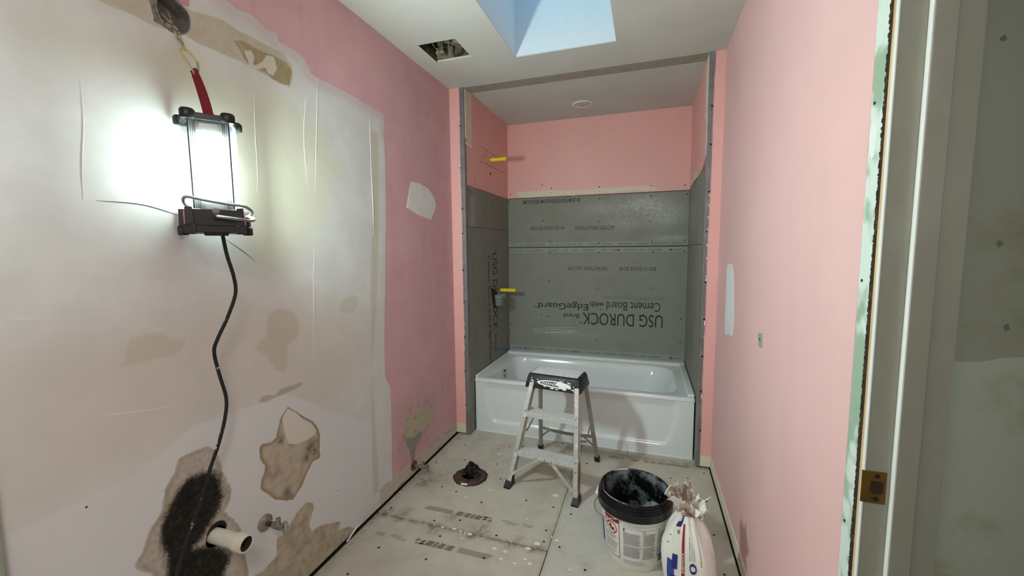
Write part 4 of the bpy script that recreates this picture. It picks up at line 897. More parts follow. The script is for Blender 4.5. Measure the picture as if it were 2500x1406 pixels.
for fs,rs,sd_ in ((FL,RL,-1),(FR,RR,1)):
    mid=lerp(rs,.24).lerp(lerp(fs,.26),.55); 
    bar('spreader',lerp(rs,.335)+xd*.012*sd_,mid+xd*.014*sd_,.013,.004,M_alud,xd); bar('spreader',mid+xd*.014*sd_,lerp(fs,.30)+yd*.045+xd*.012*sd_,.013,.004,M_alud,xd)
sm_=[lerp(FR,z)+xd*.0152+yd*(y_) for z,y_ in ((.05,.012),(.05,.040),(.13,.046),(.205,.044),(.19,.020),(.12,.014))]
bm=bmesh.new(); bm.faces.new([bm.verts.new(p) for p in sm_]); bmesh.ops.solidify(bm,geom=bm.faces[:],thickness=.0006); part(lad,'yellow_smear',bm,simple('yellow_smear',sc(176,166,84),.8,var=.15,scale=60))
# cap
cF=(Vector((.665,-.383,.633)),Vector((.972,-.424,.633)))
cen=(cF[0]+cF[1])/2+yd*.083; hw=.156; hd=.083
def capring(z,wx,yf,yb):
    return [cen+xd*(sx*wx)+yd*yy+Vector((0,0,z-.633)) for sx,yy in ((-1,yf),(1,yf),(1,yb),(-1,yb))]
bm=bmesh.new(); rg_=[capring(.553,hw+.012,-hd-.016,hd+.014),capring(.560,hw+.013,-hd-.017,hd+.015),capring(.618,hw+.002,-hd-.003,hd+.003),capring(.630,hw-.004,-hd+.003,hd-.003),capring(.634,hw-.014,-hd+.012,hd-.012)]
RR_=[[bm.verts.new(p) for p in q] for q in rg_]
for a,b in zip(RR_,RR_[1:]):
    for k in range(4): bm.faces.new((a[k],a[(k+1)%4],b[(k+1)%4],b[k]))
bm.faces.new(RR_[-1])
inn_=[bm.verts.new(p) for p in capring(.556,hw+.006,-hd-.010,hd+.008)]; in2=[bm.verts.new(p) for p in capring(.615,hw-.006,-hd+.004,hd-.004)]
for k in range(4): bm.faces.new((RR_[0][k],RR_[0][(k+1)%4],inn_[(k+1)%4],inn_[k])); bm.faces.new((inn_[k],inn_[(k+1)%4],in2[(k+1)%4],in2[k]))
bm.faces.new(in2)
es=[e for e in bm.edges if abs(e.verts[0].co.z-e.verts[1].co.z)>.005]
bmesh.ops.bevel(bm,geom=es,offset=.006,segments=2,affect='EDGES',profile=.5)
cap=part(lad,'top_cap',bm,M_cap,True)
bm=bmesh.new(); tp=capring(.6345,hw-.012,-hd+.010,hd-.010); c0=cen+Vector((0,0,.0018))
beam(bm,cen-xd*(hw-.014)+Vector((0,0,.0012)),cen+xd*(hw-.014)+Vector((0,0,.0012)),(hd-.014)*2,.003,(0,0,1),.001); top_=part(lad,'top_pad',bm,M_captop,False,cap)
bm=bmesh.new()
for k in range(6):
    o_=yd*(-.056+k*.0224); beam(bm,cen-xd*(hw-.03)+o_+Vector((0,0,.003)),cen+xd*(hw-.03)+o_+Vector((0,0,.003)),.003,.0012,(0,0,1))
part(lad,'rib',bm,M_captop,False,cap)
def front(u,v,o_=.0012):   # cap front face, u across, v up from .556
    t=(v)/.062; yf=-hd-.017+.014*t; return cen+xd*u+yd*(yf-o_)+Vector((0,0,.560+v-.633))
bm=bmesh.new(); ne=44; cu0=.010
for k in range(ne):
    a=2*PI*k/ne; b=2*PI*(k+1)/ne
    bm.faces.new([bm.verts.new(front(cu0+rx*math.cos(t)*(1 if math.cos(t)<0 else .98),.029+rz*math.sin(t)-.02*(rx*math.cos(t)))) for rx,rz,t in ((.086,.0125,a),(.104,.0185,a),(.104,.0185,b),(.086,.0125,b))])
fpart(lad,'logo_ring',bm,M_flake,cap)
bm=bmesh.new(); add_text(bm,'WERNER',lambda a,b:front(-.066+a,.0225+b-.02*a),.100,.0150,True); fpart(lad,'logo_letters',bm,M_flake,cap)
bm=bmesh.new(); rs=random.Random(17)
sn=[0]
def splash(cu,cv,ru,rv,n=18,j=.45):
    sn[0]+=1; of=.0016+.00012*sn[0]
    bm.faces.new([bm.verts.new(front(cu+ru*math.cos(2*PI*k/n)*rs.uniform(1-j,1+j*.5),min(.060,max(.001,cv+rv*math.sin(2*PI*k/n)*rs.uniform(1-j,1+j*.5))),of)) for k in range(n)])
splash(.062,.029,.034,.013,26,.35); splash(.040,.032,.020,.010,20,.3); splash(.088,.022,.018,.009)
for c_ in ((-.128,.050,.004,.004),(-.127,.036,.012,.004),(-.118,.028,.004,.010),(-.126,.018,.010,.005),(-.120,.010,.006,.006),(-.045,.012,.010,.003),(.0,.006,.012,.004),(.03,.004,.014,.004),(.075,.010,.014,.007),(.105,.018,.010,.006),(.128,.030,.004,.004),(.125,.012,.010,.006),(.134,.004,.008,.004),(.10,.045,.012,.004),(.055,.050,.016,.003),(-.09,.047,.006,.003),(.05,.012,.02,.003)): splash(*c_,10,.55)
fpart(lad,'plaster_splash',bm,M_flake,cap,'stuff')

# ---------------- white pail with the black bucket nested in it
BX,BY=1.291,-0.852
pail=empty('white_pail',(BX,BY,0),0,'white plastic pail with a printed label standing on the floor left of the paper bag','bucket')
pr=lambda z:.126+(.149-.126)*z/.25
part(pail,'pail_body',lathe(bmesh.new(),[(.0,.003),(.118,.003),(.124,.0),(.1265,.004),(pr(.1),.1),(pr(.2),.2),(pr(.243),.243),(.1525,.245),(.1525,.252),(.148,.252),(pr(.2)-.004,.2),(pr(.02)-.004,.02),(.0,.018)],56,(BX,BY,0)),M_pail,True)
def cyl(th,z,off=.0008): 
    a=math.radians(th-90); r_=pr(z)+off; return Vector((BX+r_*math.cos(a),BY+r_*math.sin(a),z))
def cquad(bm,t0,t1,z0,z1,off): quad(bm,lambda u,v:cyl(u,v,off),t0,t1,z0,z1,max(1,int(abs(t1-t0)/4)),1)
lab=fpart(pail,'warning_label',(lambda b:(cquad(b,-56,-24,.043,.222,.0007),b)[1])(bmesh.new()),simple('label_white',sc(228,226,222),.6,var=.02))
bm=bmesh.new()
cquad(bm,-56,-24,.205,.223,.0011)
for a in ((-56,-55,.043,.205),(-25,-24,.043,.205),(-56,-24,.043,.046)): cquad(bm,*a,.0011)
ne=24; tc,zc=-40,.172
for k in range(ne):
    a=2*PI*k/ne; b=2*PI*(k+1)/ne
    bm.faces.new([bm.verts.new(cyl(tc+r_*math.cos(t)/.0024,zc+r_*math.sin(t),.0012)) for r_,t in ((.024,a),(.028,a),(.028,b),(.024,b))])
bm.faces.new([bm.verts.new(cyl(tc+x/.0024,zc+z,.0013)) for x,z in ((-.020,.016),(-.016,.020),(.020,-.016),(.016,-.020))])
# child and pail pictogram
for pts in ([(-.012,.010),(-.004,.016),(.003,.010),(.0,.002),(-.010,.0)],[(-.010,.0),(.002,.002),(.010,-.008),(.004,-.014),(-.006,-.008)],[(.004,.002),(.014,.004),(.016,-.010),(.006,-.012)],[(-.018,.002),(-.008,.004),(-.008,-.002),(-.017,-.003)]):
    bm.faces.new([bm.verts.new(cyl(tc+x/.0024,zc+z,.0012)) for x,z in pts])
fpart(pail,'warning_print',bm,M_redpr,lab)
bm=bmesh.new(); r=random.Random(3); z=.137
while z>.052:
    if r.random()>.12: cquad(bm,-53,-53+r.uniform(18,26),z,z+.0022,.0012)
    z-=.0062
fpart(pail,'warning_text',bm,M_dkgrey,lab,'stuff')
bm=bmesh.new()
for t0,t1,z1 in ((-17,14,.176),(17,41,.178),(44,66,.178)):
    z=z1
    while z>.062:
        if not (.116<z<.122): cquad(bm,t0,t1-r.uniform(0,5),z,z+.0026,.0009)
        z-=.0048
for z in (.046,.039,.032): cquad(bm,-17,20+r.uniform(-4,4),z,z+.002,.0009)
cquad(bm,-17,12,.207,.2085,.0009); cquad(bm,-17,60,.214,.2155,.0009); cquad(bm,-17,66,.1985,.200,.0009); cquad(bm,15.2,15.6,.06,.198,.0009); cquad(bm,42.3,42.7,.06,.198,.0009)
fpart(pail,'instruction_text',bm,M_grey,None,'stuff')
for s_,t in (('1',-17),('2',17),('3',44)):
    bm=bmesh.new(); add_text(bm,s_,lambda a,b,t=t:cyl(t+a/.0024,.184+b,.001),.006,.012,True); fpart(pail,'step_number',bm,M_dkgrey)
fpart(pail,'blue_panel',(lambda b:(cquad(b,-84,-66,.06,.165,.0008),b)[1])(bmesh.new()),M_bluep)
rec=fpart(pail,'recycle_mark',(lambda b:(cquad(b,50,63,.040,.072,.0010),b)[1])(bmesh.new()),M_dkgrey)
bm=bmesh.new(); 
for k in range(3):
    a=k*2*PI/3+PI/2; bm.faces.new([bm.verts.new(cyl(56.5+r_*math.cos(a+d)/.0024,.056+r_*math.sin(a+d),.0014)) for r_,d in ((.010,-.5),(.010,.5),(.005,.6),(.005,-.6))])
fpart(pail,'recycle_arrows',bm,M_flake,rec)
# bail handle hanging at the left front
hp=[cyl(-112,.232,.006),cyl(-96,.222,.016),cyl(-80,.215,.030),cyl(-62,.212,.034),cyl(-45,.220,.026),cyl(-30,.230,.016),cyl(-18,.240,.008)]
part(pail,'bail_wire',tube(bmesh.new(),hp,.0022,6,6),M_oldmetal,True)
part(pail,'handle_grip',tube(bmesh.new(),[cyl(-118,.255,.012),cyl(-106,.243,.020),cyl(-97,.226,.024)],.0085,10,4),M_pail,True)
bk=empty('black_bucket',(BX,BY,.02),0,'black ribbed mixing bucket nested upright inside the white pail','bucket')
part(bk,'bucket_body',lathe(bmesh.new(),[(.0,.022),(.114,.022),(.118,.026),(.1405,.225),(.1415,.2525),(.1550,.2525),(.1570,.239),(.1600,.238),(.1612,.244),(.1600,.268),(.1612,.2715),(.1600,.2745),(.1572,.2755),(.1570,.2790),(.1588,.2810),(.1575,.2845),(.1540,.2855),(.1535,.2890),(.1552,.2910),(.1540,.2945),(.1505,.2955),(.1500,.3020),(.1515,.3045),(.1500,.3070),(.1470,.3075),(.1455,.3040),(.1445,.290),(.1425,.2885),(.1400,.25),(.1355,.20),(.1265,.12),(.1235,.095),(.0,.090)],64,(BX,BY,0)),[M_bktblk],True)
bk.children[0].data.materials.append(M_bktin)
for p in bk.children[0].data.polygons:
    c_=p.center; rr_=math.hypot(c_.x,c_.y)
    if rr_<.151 and c_.z>.07 and p.normal.z>-.2 and (c_.x*p.normal.x+c_.y*p.normal.y)<.02: p.material_index=1
part(bk,'rim_highlight',lathe(bmesh.new(),[(.1452,.3050),(.1462,.3088),(.1484,.3090),(.1482,.3060)],64,(BX,BY,0),closed=True),worn('painted_shine',sc(40,41,42),sc(214,216,216),7,.52,.60,.35,bump=0),True)  # added ring, pale patches painted as the rim's highlight
part(bk,'left_over_mix',lathe(bmesh.new(),[(.0,.1005),(.06,.102),(.10,.099),(.1242,.100)],40,(BX,BY,0)),simple('dark_mix',sc(50,62,72),.06,var=.5,scale=10),True)

bm=bmesh.new(); n=36; m=10; rows=[]
for j in range(m+1):
    row=[]
    for i in range(n+1):
        a=math.radians(-48+130*i/n); t=j/m; ztop=.105+(.105+.012*math.sin(i*.23))*max(0.0,math.sin(PI*i/n))**.6
        z=.101+(ztop-.101)*t; r_=.1235+(z-.095)*(.012/.105)*1.0
        r_=(.1265+(z-.12)*(.1355-.1265)/.08 if z>.12 else .1235+(z-.095)*(.003/.025))-.0012
        row.append(bm.verts.new((BX+r_*math.cos(a),BY+r_*math.sin(a),z)))
    rows.append(row)
for a_,b_ in zip(rows,rows[1:]):
    for i in range(n): bm.faces.new((a_[i],a_[i+1],b_[i+1],b_[i]))
part(bk,'dried_residue',bm,worn('dried_mix',sc(40,43,46),sc(150,156,160),26,.36,.62,.5,rough2=.85,bump=.1),True)
# ---------------- joint compound bag
GX,GY=1.505,-1.005
bag=empty('compound_bag',(GX,GY,0),0,'twisted-shut white paper bag of joint compound standing right of the white pail','bag')
prof=[(0,.090,.064,.0),(.02,.095,.067,.02),(.08,.099,.070,.03),(.15,.099,.070,.04),(.19,.095,.067,.05),(.23,.083,.060,.08),(.265,.066,.050,.13),(.295,.048,.040,.20),(.318,.036,.032,.26),(.340,.030,.028,.28)]
def bagr(th,z):
    for (z0,a0,b0,f0),(z1,a1,b1,f1) in zip(prof,prof[1:]):
        if z<=z1 or z1==prof[-1][0]:
            t=min(max((z-z0)/(z1-z0),0),1); a=a0+(a1-a0)*t; b=b0+(b1-b0)*t; f=f0+(f1-f0)*t; break
    s=1/((abs(math.cos(th)/a)**2.6+abs(math.sin(th)/b)**2.6)**(1/2.6))
    pleat=math.sin(9*th+1.3+3*z)*.5+.35*math.sin(5*th-2.1+9*z)+.25*math.sin(14*th+.7)
    return s*(1+f*pleat*.8)+.004*math.sin(3*th+25*z)*(z>.01)
BW=math.radians(-14)
def bagp(th,z,off=0.0):
    r_=bagr(th,z)+off; x=r_*math.cos(th); y=r_*math.sin(th)
    lean=-.012*(z/.33)**2
    return Vector((GX+x*math.cos(BW)-y*math.sin(BW)+lean,GY+x*math.sin(BW)+y*math.cos(BW),z))
bm=bmesh.new(); zs=[.33*k/40 for k in range(41)]+[.340]; nt=96; Rb=[[bm.verts.new(bagp(2*PI*k/nt,z)) for k in range(nt)] for z in zs]
for a,b in zip(Rb,Rb[1:]):
    for k in range(nt): bm.faces.new((a[k],a[(k+1)%nt],b[(k+1)%nt],b[k]))
bm.faces.new(Rb[0][::-1]); part(bag,'bag_body',bm,M_bag,True)
def collar(th,t,scale=1.0,drop=0.0):
    h=.064+.020*math.cos(th-math.radians(115))+.014*math.sin(5*th+1)+.010*math.sin(11*th)+.006*math.sin(23*th+2)-drop
    fl=.030+.036*max(0,math.cos(th-math.radians(-12)))**1.5+.022*max(0,math.cos(th-math.radians(200)))+.016*math.sin(4*th+.6)+.010*math.sin(9*th-1)
    r_=(.030+.66*fl*t**1.25+.007*t*math.sin(13*th+4*t)-.018*max(0,t-.7)*math.cos(3*th))*scale
    z=.334+h*t-.045*max(0,t-.6)*max(0,math.cos(th-math.radians(-60)))**2-.04*max(0,t-.45)*max(0,math.cos(th-math.radians(-8)))
    return Vector((GX-.012+r_*math.cos(th),GY+r_*.85*math.sin(th),z))
def collar_sheet(scale,mat,name,drop,t0=0.0):
    bm=bmesh.new(); n=110; m=12
    V=[[bm.verts.new(collar(2*PI*i/n,t0+(1-t0)*j/m,scale,drop)) for i in range(n)] for j in range(m+1)]
    for j in range(m):
        for i in range(n): bm.faces.new((V[j][i],V[j][(i+1)%n],V[j+1][(i+1)%n],V[j+1][i]))
    return part(bag,name,bm,mat,True)
c2_=collar_sheet(1.0,M_bag,'torn_collar',0.0)
collar_sheet(.955,M_bagin,'inner_paper',.002,.05)
bm=bmesh.new()       # pale folded lip hanging over the front, ragged tufts
for (a0,a1,r0,zz,hh) in ((-125,-70,.040,.352,.034),):
    n=16; rows=[]
    for j in range(6):
        t=j/5; row=[]
        for i in range(n+1):
            th=math.radians(a0+(a1-a0)*i/n); rr_=r0+.020*math.sin(PI*t)+.004*math.sin(9*th+3*t)
            row.append(bm.verts.new((GX-.014+rr_*math.cos(th),GY+rr_*math.sin(th),zz+hh*t+.006*math.sin(6*th))))
        rows.append(row)
    for a_,b_ in zip(rows,rows[1:]):
        for i in range(n): bm.faces.new((a_[i],a_[i+1],b_[i+1],b_[i]))
part(bag,'folded_lip',bm,M_bagin,True)
bm=bmesh.new(); rs=random.Random(8)
for th_,t in [(math.radians(rs.uniform(150,215)),rs.uniform(.7,1)) for _ in range(9)]+[(math.radians(rs.uniform(-25,10)),1.0) for _ in range(5)]+[(math.radians(rs.uniform(90,150)),1.0) for _ in range(3)]:
    p=collar(th_,t); d=Vector((math.cos(th_),math.sin(th_)*.6,rs.uniform(-.2,.9))).normalized(); l_=rs.uniform(.006,.014); w_=Vector((-math.sin(th_),math.cos(th_),0))*rs.uniform(.003,.007)
    v=[bm.verts.new(q) for q in (p-w_,p+w_,p+d*l_+w_*.5,p+d*l_*1.2-w_*.2)]; bm.faces.new(v)
bmesh.ops.solidify(bm,geom=bm.faces[:],thickness=.0008)
part(bag,'torn_tufts',bm,M_bag,kind='stuff')
part(bag,'neck_twist',(lambda b:(tube(b,[(GX-.012+.034*math.cos(a),GY+.031*math.sin(a),.330+.004*math.sin(3*a)) for a in [2*PI*k/24 for k in range(25)]],.006,6),b)[1])(bmesh.new()),M_bagin,True)
# print on the bag: th=-90deg faces the photographer
def bp(u,z,off=.0012): return bagp(math.radians(-90)+u/.088,z,off)
def bquad(bm,u0,u1,z0,z1,off=.0012): quad(bm,lambda a,b:bp(a,b,off),u0,u1,z0,z1,8,14)
bm=bmesh.new(); quad(bm,lambda a,b:bp(a,b,.0016),-.0185,-.0045,.010,.298,4,48); st_=fpart(bag,'red_stripe',bm,M_redpr)
bm=bmesh.new(); add_text(bm,'SHEETROCK',lambda a,b:bp(-.0070-b,.112+a,.0024),.084,.0090,True); fpart(bag,'stripe_letters',bm,M_flake,st_)
bm=bmesh.new(); add_text(bm,'20',lambda a,b:bp(.046-b,.072+a,.0020),.096,.028,True); fpart(bag,'big_number',bm,M_navy)
bm=bmesh.new(); add_text(bm,'Joint Compound',lambda a,b:bp(.0235-b,.176+a,.0020),.084,.0068,True); fpart(bag,'product_words',bm,M_navy)
bm=bmesh.new()
for k in range(4): bquad(bm,.0270+k*.0042,.0282+k*.0042,.178,.178+(.060,.066,.040,.052)[k],.0018)
for k in range(20): bquad(bm,.058,.063,.165+k*.007,.169+k*.007,.0018)
fpart(bag,'small_print',bm,M_grey,None,'stuff')
bm=bmesh.new(); bquad(bm,-.076,-.046,.0,.150,.0016); fpart(bag,'blue_panel',bm,M_bluep)
bm=bmesh.new(); bquad(bm,-.056,-.036,.12,.178,.0022); bquad(bm,-.058,-.040,.07,.095,.0022); fpart(bag,'dark_blue_panel',bm,M_navy)
bm=bmesh.new(); quad(bm,lambda a,b:bp(a+.5*(b-.30),b,.0022),-.048,-.026,.285,.305,5,6); quad(bm,lambda a,b:bp(a+.3*(b-.31),b,.0022),-.034,-.022,.305,.326,5,6); fpart(bag,'blue_mark',bm,M_navy)
bm=bmesh.new()
for k in range(3): bquad(bm,-.046+k*.001,-.034+k*.001,.270-k*.005,.2725-k*.005,.0018)
bquad(bm,-.088,-.080,.235,.238,.0018); bquad(bm,-.090,-.078,.205,.2075,.0018); fpart(bag,'faint_print',bm,M_dkgrey,None,'stuff')
bm=bmesh.new(); add_text(bm,'ND',lambda a,b:collar(math.radians(-58)+a/.060,.52+b/.050,1.02),.034,.019,True); fpart(bag,'collar_letters',bm,M_navy,c2_)

# ---------------- toilet flange, the film bag stuffed in it, a white shim
fl=empty('toilet_flange',(.335,-.510,0),0,'rust-red round toilet flange ring set in the floor boards','flange')
r=random.Random(9)
ho=[( .335+.104*math.cos(a)*r.uniform(.97,1.04),-.510+.104*math.sin(a)*r.uniform(.97,1.04)) for a in [2*PI*k/40 for k in range(40)]]
part(fl,'cut_out',slab(bmesh.new(),ho,on_floor(0.0002),.0008),M_darkvoid)
part(fl,'flange_ring',lathe(bmesh.new(),[(.052,.001),(.052,.006),(.060,.010),(.078,.0085),(.090,.010),(.096,.005),(.097,.001)],40,(.335,-.510,0)),M_flange,True)
part(fl,'flange_lip',lathe(bmesh.new(),[(.050,.001),(.050,.012),(.056,.013),(.058,.001)],32,(.335,-.510,0)),M_rust,True)
bm=bmesh.new()
for k in range(3):
    a=math.radians(-100+k*40); tube(bm,[(.335+.088*math.cos(a+t),-.510+.088*math.sin(a+t),.0085+.002*math.sin(t*9)) for t in (-.25,-.1,.05,.2,.3)],.006,6,3)
part(fl,'putty_lump',bm,simple('red_putty',sc(104,68,72),.8,var=.2,scale=50),True)
pb=empty('film_bag',(.342,-.500,.012),0,'crumpled black plastic bag stuffed into the toilet flange','plastic bag')
r=random.Random(31); bm=bmesh.new(); nt=26; rows=[]
for j,(z,rr_) in enumerate(((.001,.036),(.010,.038),(.022,.046),(.034,.043),(.046,.036),(.056,.028),(.066,.021),(.074,.014))):
    row=[]
    for k in range(nt):
        a=2*PI*k/nt; q=rr_*(1+(.26 if j>1 else .02)*math.sin(5*a+j*.9)*.8+r.uniform(-.16,.16)*(j>0))
        row.append(bm.verts.new((.342+q*math.cos(a)-.010*(z/.1)-.018*max(0,z-.05)/.05*0,-.500+q*math.sin(a),z+.008*math.sin(3*a)*(j>2))))
    rows.append(row)
for a,b in zip(rows,rows[1:]):
    for k in range(nt): bm.faces.new((a[k],a[(k+1)%nt],b[(k+1)%nt],b[k]))
bm.faces.new(rows[-1])
fb=part(pb,'crumpled_film',bm,M_blackbag); 
bm=bmesh.new(); v=[bm.verts.new(p) for p in ((.322,-.515,.055),(.333,-.512,.101),(.352,-.506,.094),(.350,-.497,.055),(.338,-.525,.066))]
for f_ in ((0,4,1),(4,3,2),(4,2,1),(0,1,2,3)): bm.faces.new([v[i] for i in f_])
bmesh.ops.solidify(bm,geom=bm.faces[:],thickness=.001); part(pb,'bag_tip',bm,M_blackbag)
sh=obj('plastic_shim',bx(-.020,.020,-.006,.006,0,.007,.003),M_flake); sh.location=(.352,-.600,.0105); sh.rotation_euler=(0,0,math.radians(4)); tag(sh,'small white plastic shim lying on the near edge of the toilet flange','shim')
sh.location=(.338,-.606,.0035)

# ---------------- pipes and stop valves on the left wall
dp=empty('drain_pipe',(0.0,PIPE[0],PIPE[1]),0,'cream plastic sink drain pipe sticking out of the blackened wall','pipe')
da=Vector((1,.08,-.07)).normalized(); Mx=Matrix((da.orthogonal().normalized(),da.cross(da.orthogonal().normalized()),da)).transposed()
o0=Vector((-.03,PIPE[0],PIPE[1]+.002))
part(dp,'pipe',lathe(bmesh.new(),[(.0195,.0),(.0235,.0),(.0235,.125),(.0195,.125)],32,o0,Mx,True),M_pvc,True)
part(dp,'coupling',lathe(bmesh.new(),[(.0215,.112),(.0275,.112),(.0285,.118),(.0285,.148),(.0270,.151),(.0225,.151)],32,o0,Mx,True),M_pvc,True)
part(dp,'shade_lining',lathe(bmesh.new(),[(.0,.10),(.0205,.10),(.0212,.110),(.0222,.112),(.0222,.1495)],28,o0,Mx,True),M_darkvoid)  # dark lining stands in for the shade inside the pipe
def valve(loc,label,ang,rusty):
    v=empty('stop_valve',loc,0,label,'valve','water stop valves on the left wall'); L=Vector(loc)
    P=lambda x,y,z:(L.x+x,L.y+y,L.z+z)
    part(v,'escutcheon',lathe(bmesh.new(),[(.030,.0),(.030,.003),(.024,.009),(.012,.013),(.0105,.013)],28,P(0,0,0),'x'),M_rust if rusty else M_oldmetal,True)
    part(v,'supply_stub',lathe(bmesh.new(),[(.0085,.004),(.0085,.048)],16,P(0,0,0),'x'),M_rust if not rusty else M_oldmetal,True)
    part(v,'compression_nut',lathe(bmesh.new(),[(.0125,.040),(.0125,.056)],6,P(0,0,0),'x'),M_oldmetal)
    part(v,'valve_body',lathe(bmesh.new(),[(.009,.052),(.0125,.056),(.0125,.076),(.008,.080),(.006,.094)],18,P(0,0,0),'x'),M_oldmetal,True)
    part(v,'outlet',lathe(bmesh.new(),[(.0085,.008),(.0085,.030),(.0062,.030),(.0062,.024),(.0,.024)],16,P(.066,0,0)),M_chrome,True)
    part(v,'handle',lathe(bmesh.new(),[(.0,.090),(.020,.091),(.0215,.095),(.020,.101),(.010,.104),(.0,.104)],24,P(0,0,0),'x',sx=.55,sy=1.25),M_chrome,True)
    return v
valve((0.002,-1.605,.372),'tarnished water stop valve beside the cream drain pipe',0,False)
valve((0.004,-.606,.068),'rusty water stop valve low on the wall near the toilet flange',0,True)

# ---------------- shower plumbing stubs on the left cheek
for loc,ln,lab_ in (((XL,.495,2.081),.138,'yellow capped pipe stub high on the pink alcove wall'),((XL,.70,1.009),.140,'yellow capped pipe stub on the grey board above the bathtub')):
    y_=empty('pipe_stub',loc,0,lab_,'pipe','yellow pipe stubs in the bath alcove'); L=Vector(loc)
    part(y_,'pipe',lathe(bmesh.new(),[(.0155,.001),(.0155,ln-.003),(.0135,ln),(.0,ln)],18,L,'x'),M_yellow,True)
    part(y_,'hole_ring',lathe(bmesh.new(),[(.0,.0006),(.020,.0006),(.020,.0),],18,L,'x'),M_darkvoid)
L=Vector((XL,.60,.965))
vt=empty('tub_valve',L,0,'clear plastic shower valve guard below the lower yellow pipe stub','valve')
bm=bmesh.new(); hp_=[(.47,1.045),(.50,1.055),(.52,1.035),(.665,.985),(.70,.93),(.69,.885),(.60,.86),(.52,.88),(.49,.94)]
part(vt,'cut_hole',slab(bmesh.new(),rough_outline(hp_,.02,.003),on_cheek(.0003),.0006),M_darkvoid)
part(vt,'valve_guard',bx(XL+.001,XL+.062,  .545,.66,.945,.985,.008),M_clearv,True)
part(vt,'valve_guard',bx(XL+.001,XL+.048,.56,.645,.885,.943,.006),M_clearv,True)
part(vt,'cartridge',lathe(bmesh.new(),[(.030,.001),(.030,.022),(.018,.026),(.018,.040),(.008,.042),(.008,.058),(.0,.058)],20,(XL,.60,.975),'x'),M_chrome,True)
part(vt,'valve_stem',lathe(bmesh.new(),[(.012,.001),(.012,.045),(.007,.047),(.007,.066),(.0,.066)],16,(XL,.60,.912),'x'),M_chrome,True)
bt=empty('blue_tape',(XL,.72,.487),0,'blue strip of tape on the grey side board above the back bathtub corner','tape')
part(bt,'tape_strip',slab(bmesh.new(),[(.515,.524),(.60,.501),(.75,.463),(.890,.431),(.893,.446),(.75,.479),(.60,.518),(.520,.541)],on_cheek(.0003),.0016),M_blue)
part(bt,'curled_end',slab(bmesh.new(),[(.505,.526),(.520,.523),(.524,.540),(.508,.545)],lambda y,z,h:(XL+.002+h+(.522-y)*.5,y,z),.0012),M_blue)

# ---------------- recessed light in the alcove ceiling
cl=empty('recessed_light',(.830,.603,H),0,'round unlit recessed light in the alcove ceiling','ceiling light')
part(cl,'trim_ring',lathe(bmesh.new(),[(.056,-.0005),(.078,-.0005),(.0775,-.005),(.070,-.008),(.060,-.007),(.056,-.002)],40,(.830,.603,H),closed=True),M_white,True)
part(cl,'baffle',lathe(bmesh.new(),[(.0,-.0008),(.0595,-.0008),(.0595,-.0035),(.0585,-.0035)],40,(.830,.603,H)),M_dkgrey,True)
part(cl,'lens',lathe(bmesh.new(),[(.053,-.0012),(.053,-.006),(.030,-.009),(.0,-.010)],36,(.830,.603,H)),M_lens,True)

# ---------------- open vent housing in the ceiling
vh=empty('vent_housing',(.23,-.497,H+.1),0,'square hole in the ceiling with an old fan housing and loose wires inside','vent')
t=.006; z0,z1=H+.0005,H+.16
bm=bmesh.new(); box(bm,VX0-t,VX0,VY0-t,VY1+t,z0,z1); box(bm,VX1,VX1+t,VY0-t,VY1+t,z0,z1); box(bm,VX0,VX1,VY1,VY1+t,z0,z1); box(bm,VX0,VX1,VY0-t,VY0,z0,z1); box(bm,VX0,VX1,VY0,VY1,z1-t,z1)
part(vh,'housing',bm,worn('old_housing',sc(104,98,80),sc(40,36,26),24,.42,.62,.9))
part(vh,'cut_edge',bx(VX0,VX1,VY1-.0012,VY1-.0002,H+.001,H+.013),M_bare)
part(vh,'side_bracket',bx(VX0+.002,VX0+.11,VY1-.012,VY1-.003,H+.016,H+.075),M_boxmetal)
for a in ((.165,-.42,.02,.055,.05),(.23,-.47,.06,.04,.03),(.285,-.46,.05,.05,.045),(.20,-.53,.09,.05,.05),(.30,-.55,.10,.04,.04)):
    x,y,z,sx,sy=a; part(vh,'insulation_scrap',bx(x-sx/2,x+sx/2,y-sy/2,y+sy/2,H+z,H+z+.02,.004),worn('scrap',sc(150,138,112),sc(90,80,56),30,.4,.7,.95,bump=.3))
part(vh,'duct_stub',lathe(bmesh.new(),[(.036,0),(.040,0),(.040,.05),(.036,.05)],20,(.27,-.50,H+.105),Matrix(((1,0,0),(0,.8,-.6),(0,.6,.8))),True),M_boxmetal,True)
for p in ([(.175,-.47,.15),(.172,-.455,.06),(.178,-.45,.035),(.186,-.455,.05),(.190,-.47,.15)],[(.225,-.46,.15),(.222,-.45,.08),(.228,-.44,.03),(.22,-.43,.012)],[(.30,-.47,.15),(.298,-.44,.08),(.302,-.43,.05)],[(.24,-.55,.15),(.21,-.52,.09),(.25,-.48,.05),(.31,-.45,.03)],[(.15,-.56,.15),(.14,-.50,.07),(.16,-.44,.03)]):
    part(vh,'loose_wire',tube(bmesh.new(),[(x,y,H+z) for x,y,z in p],.0028,6,5),M_wire,True)

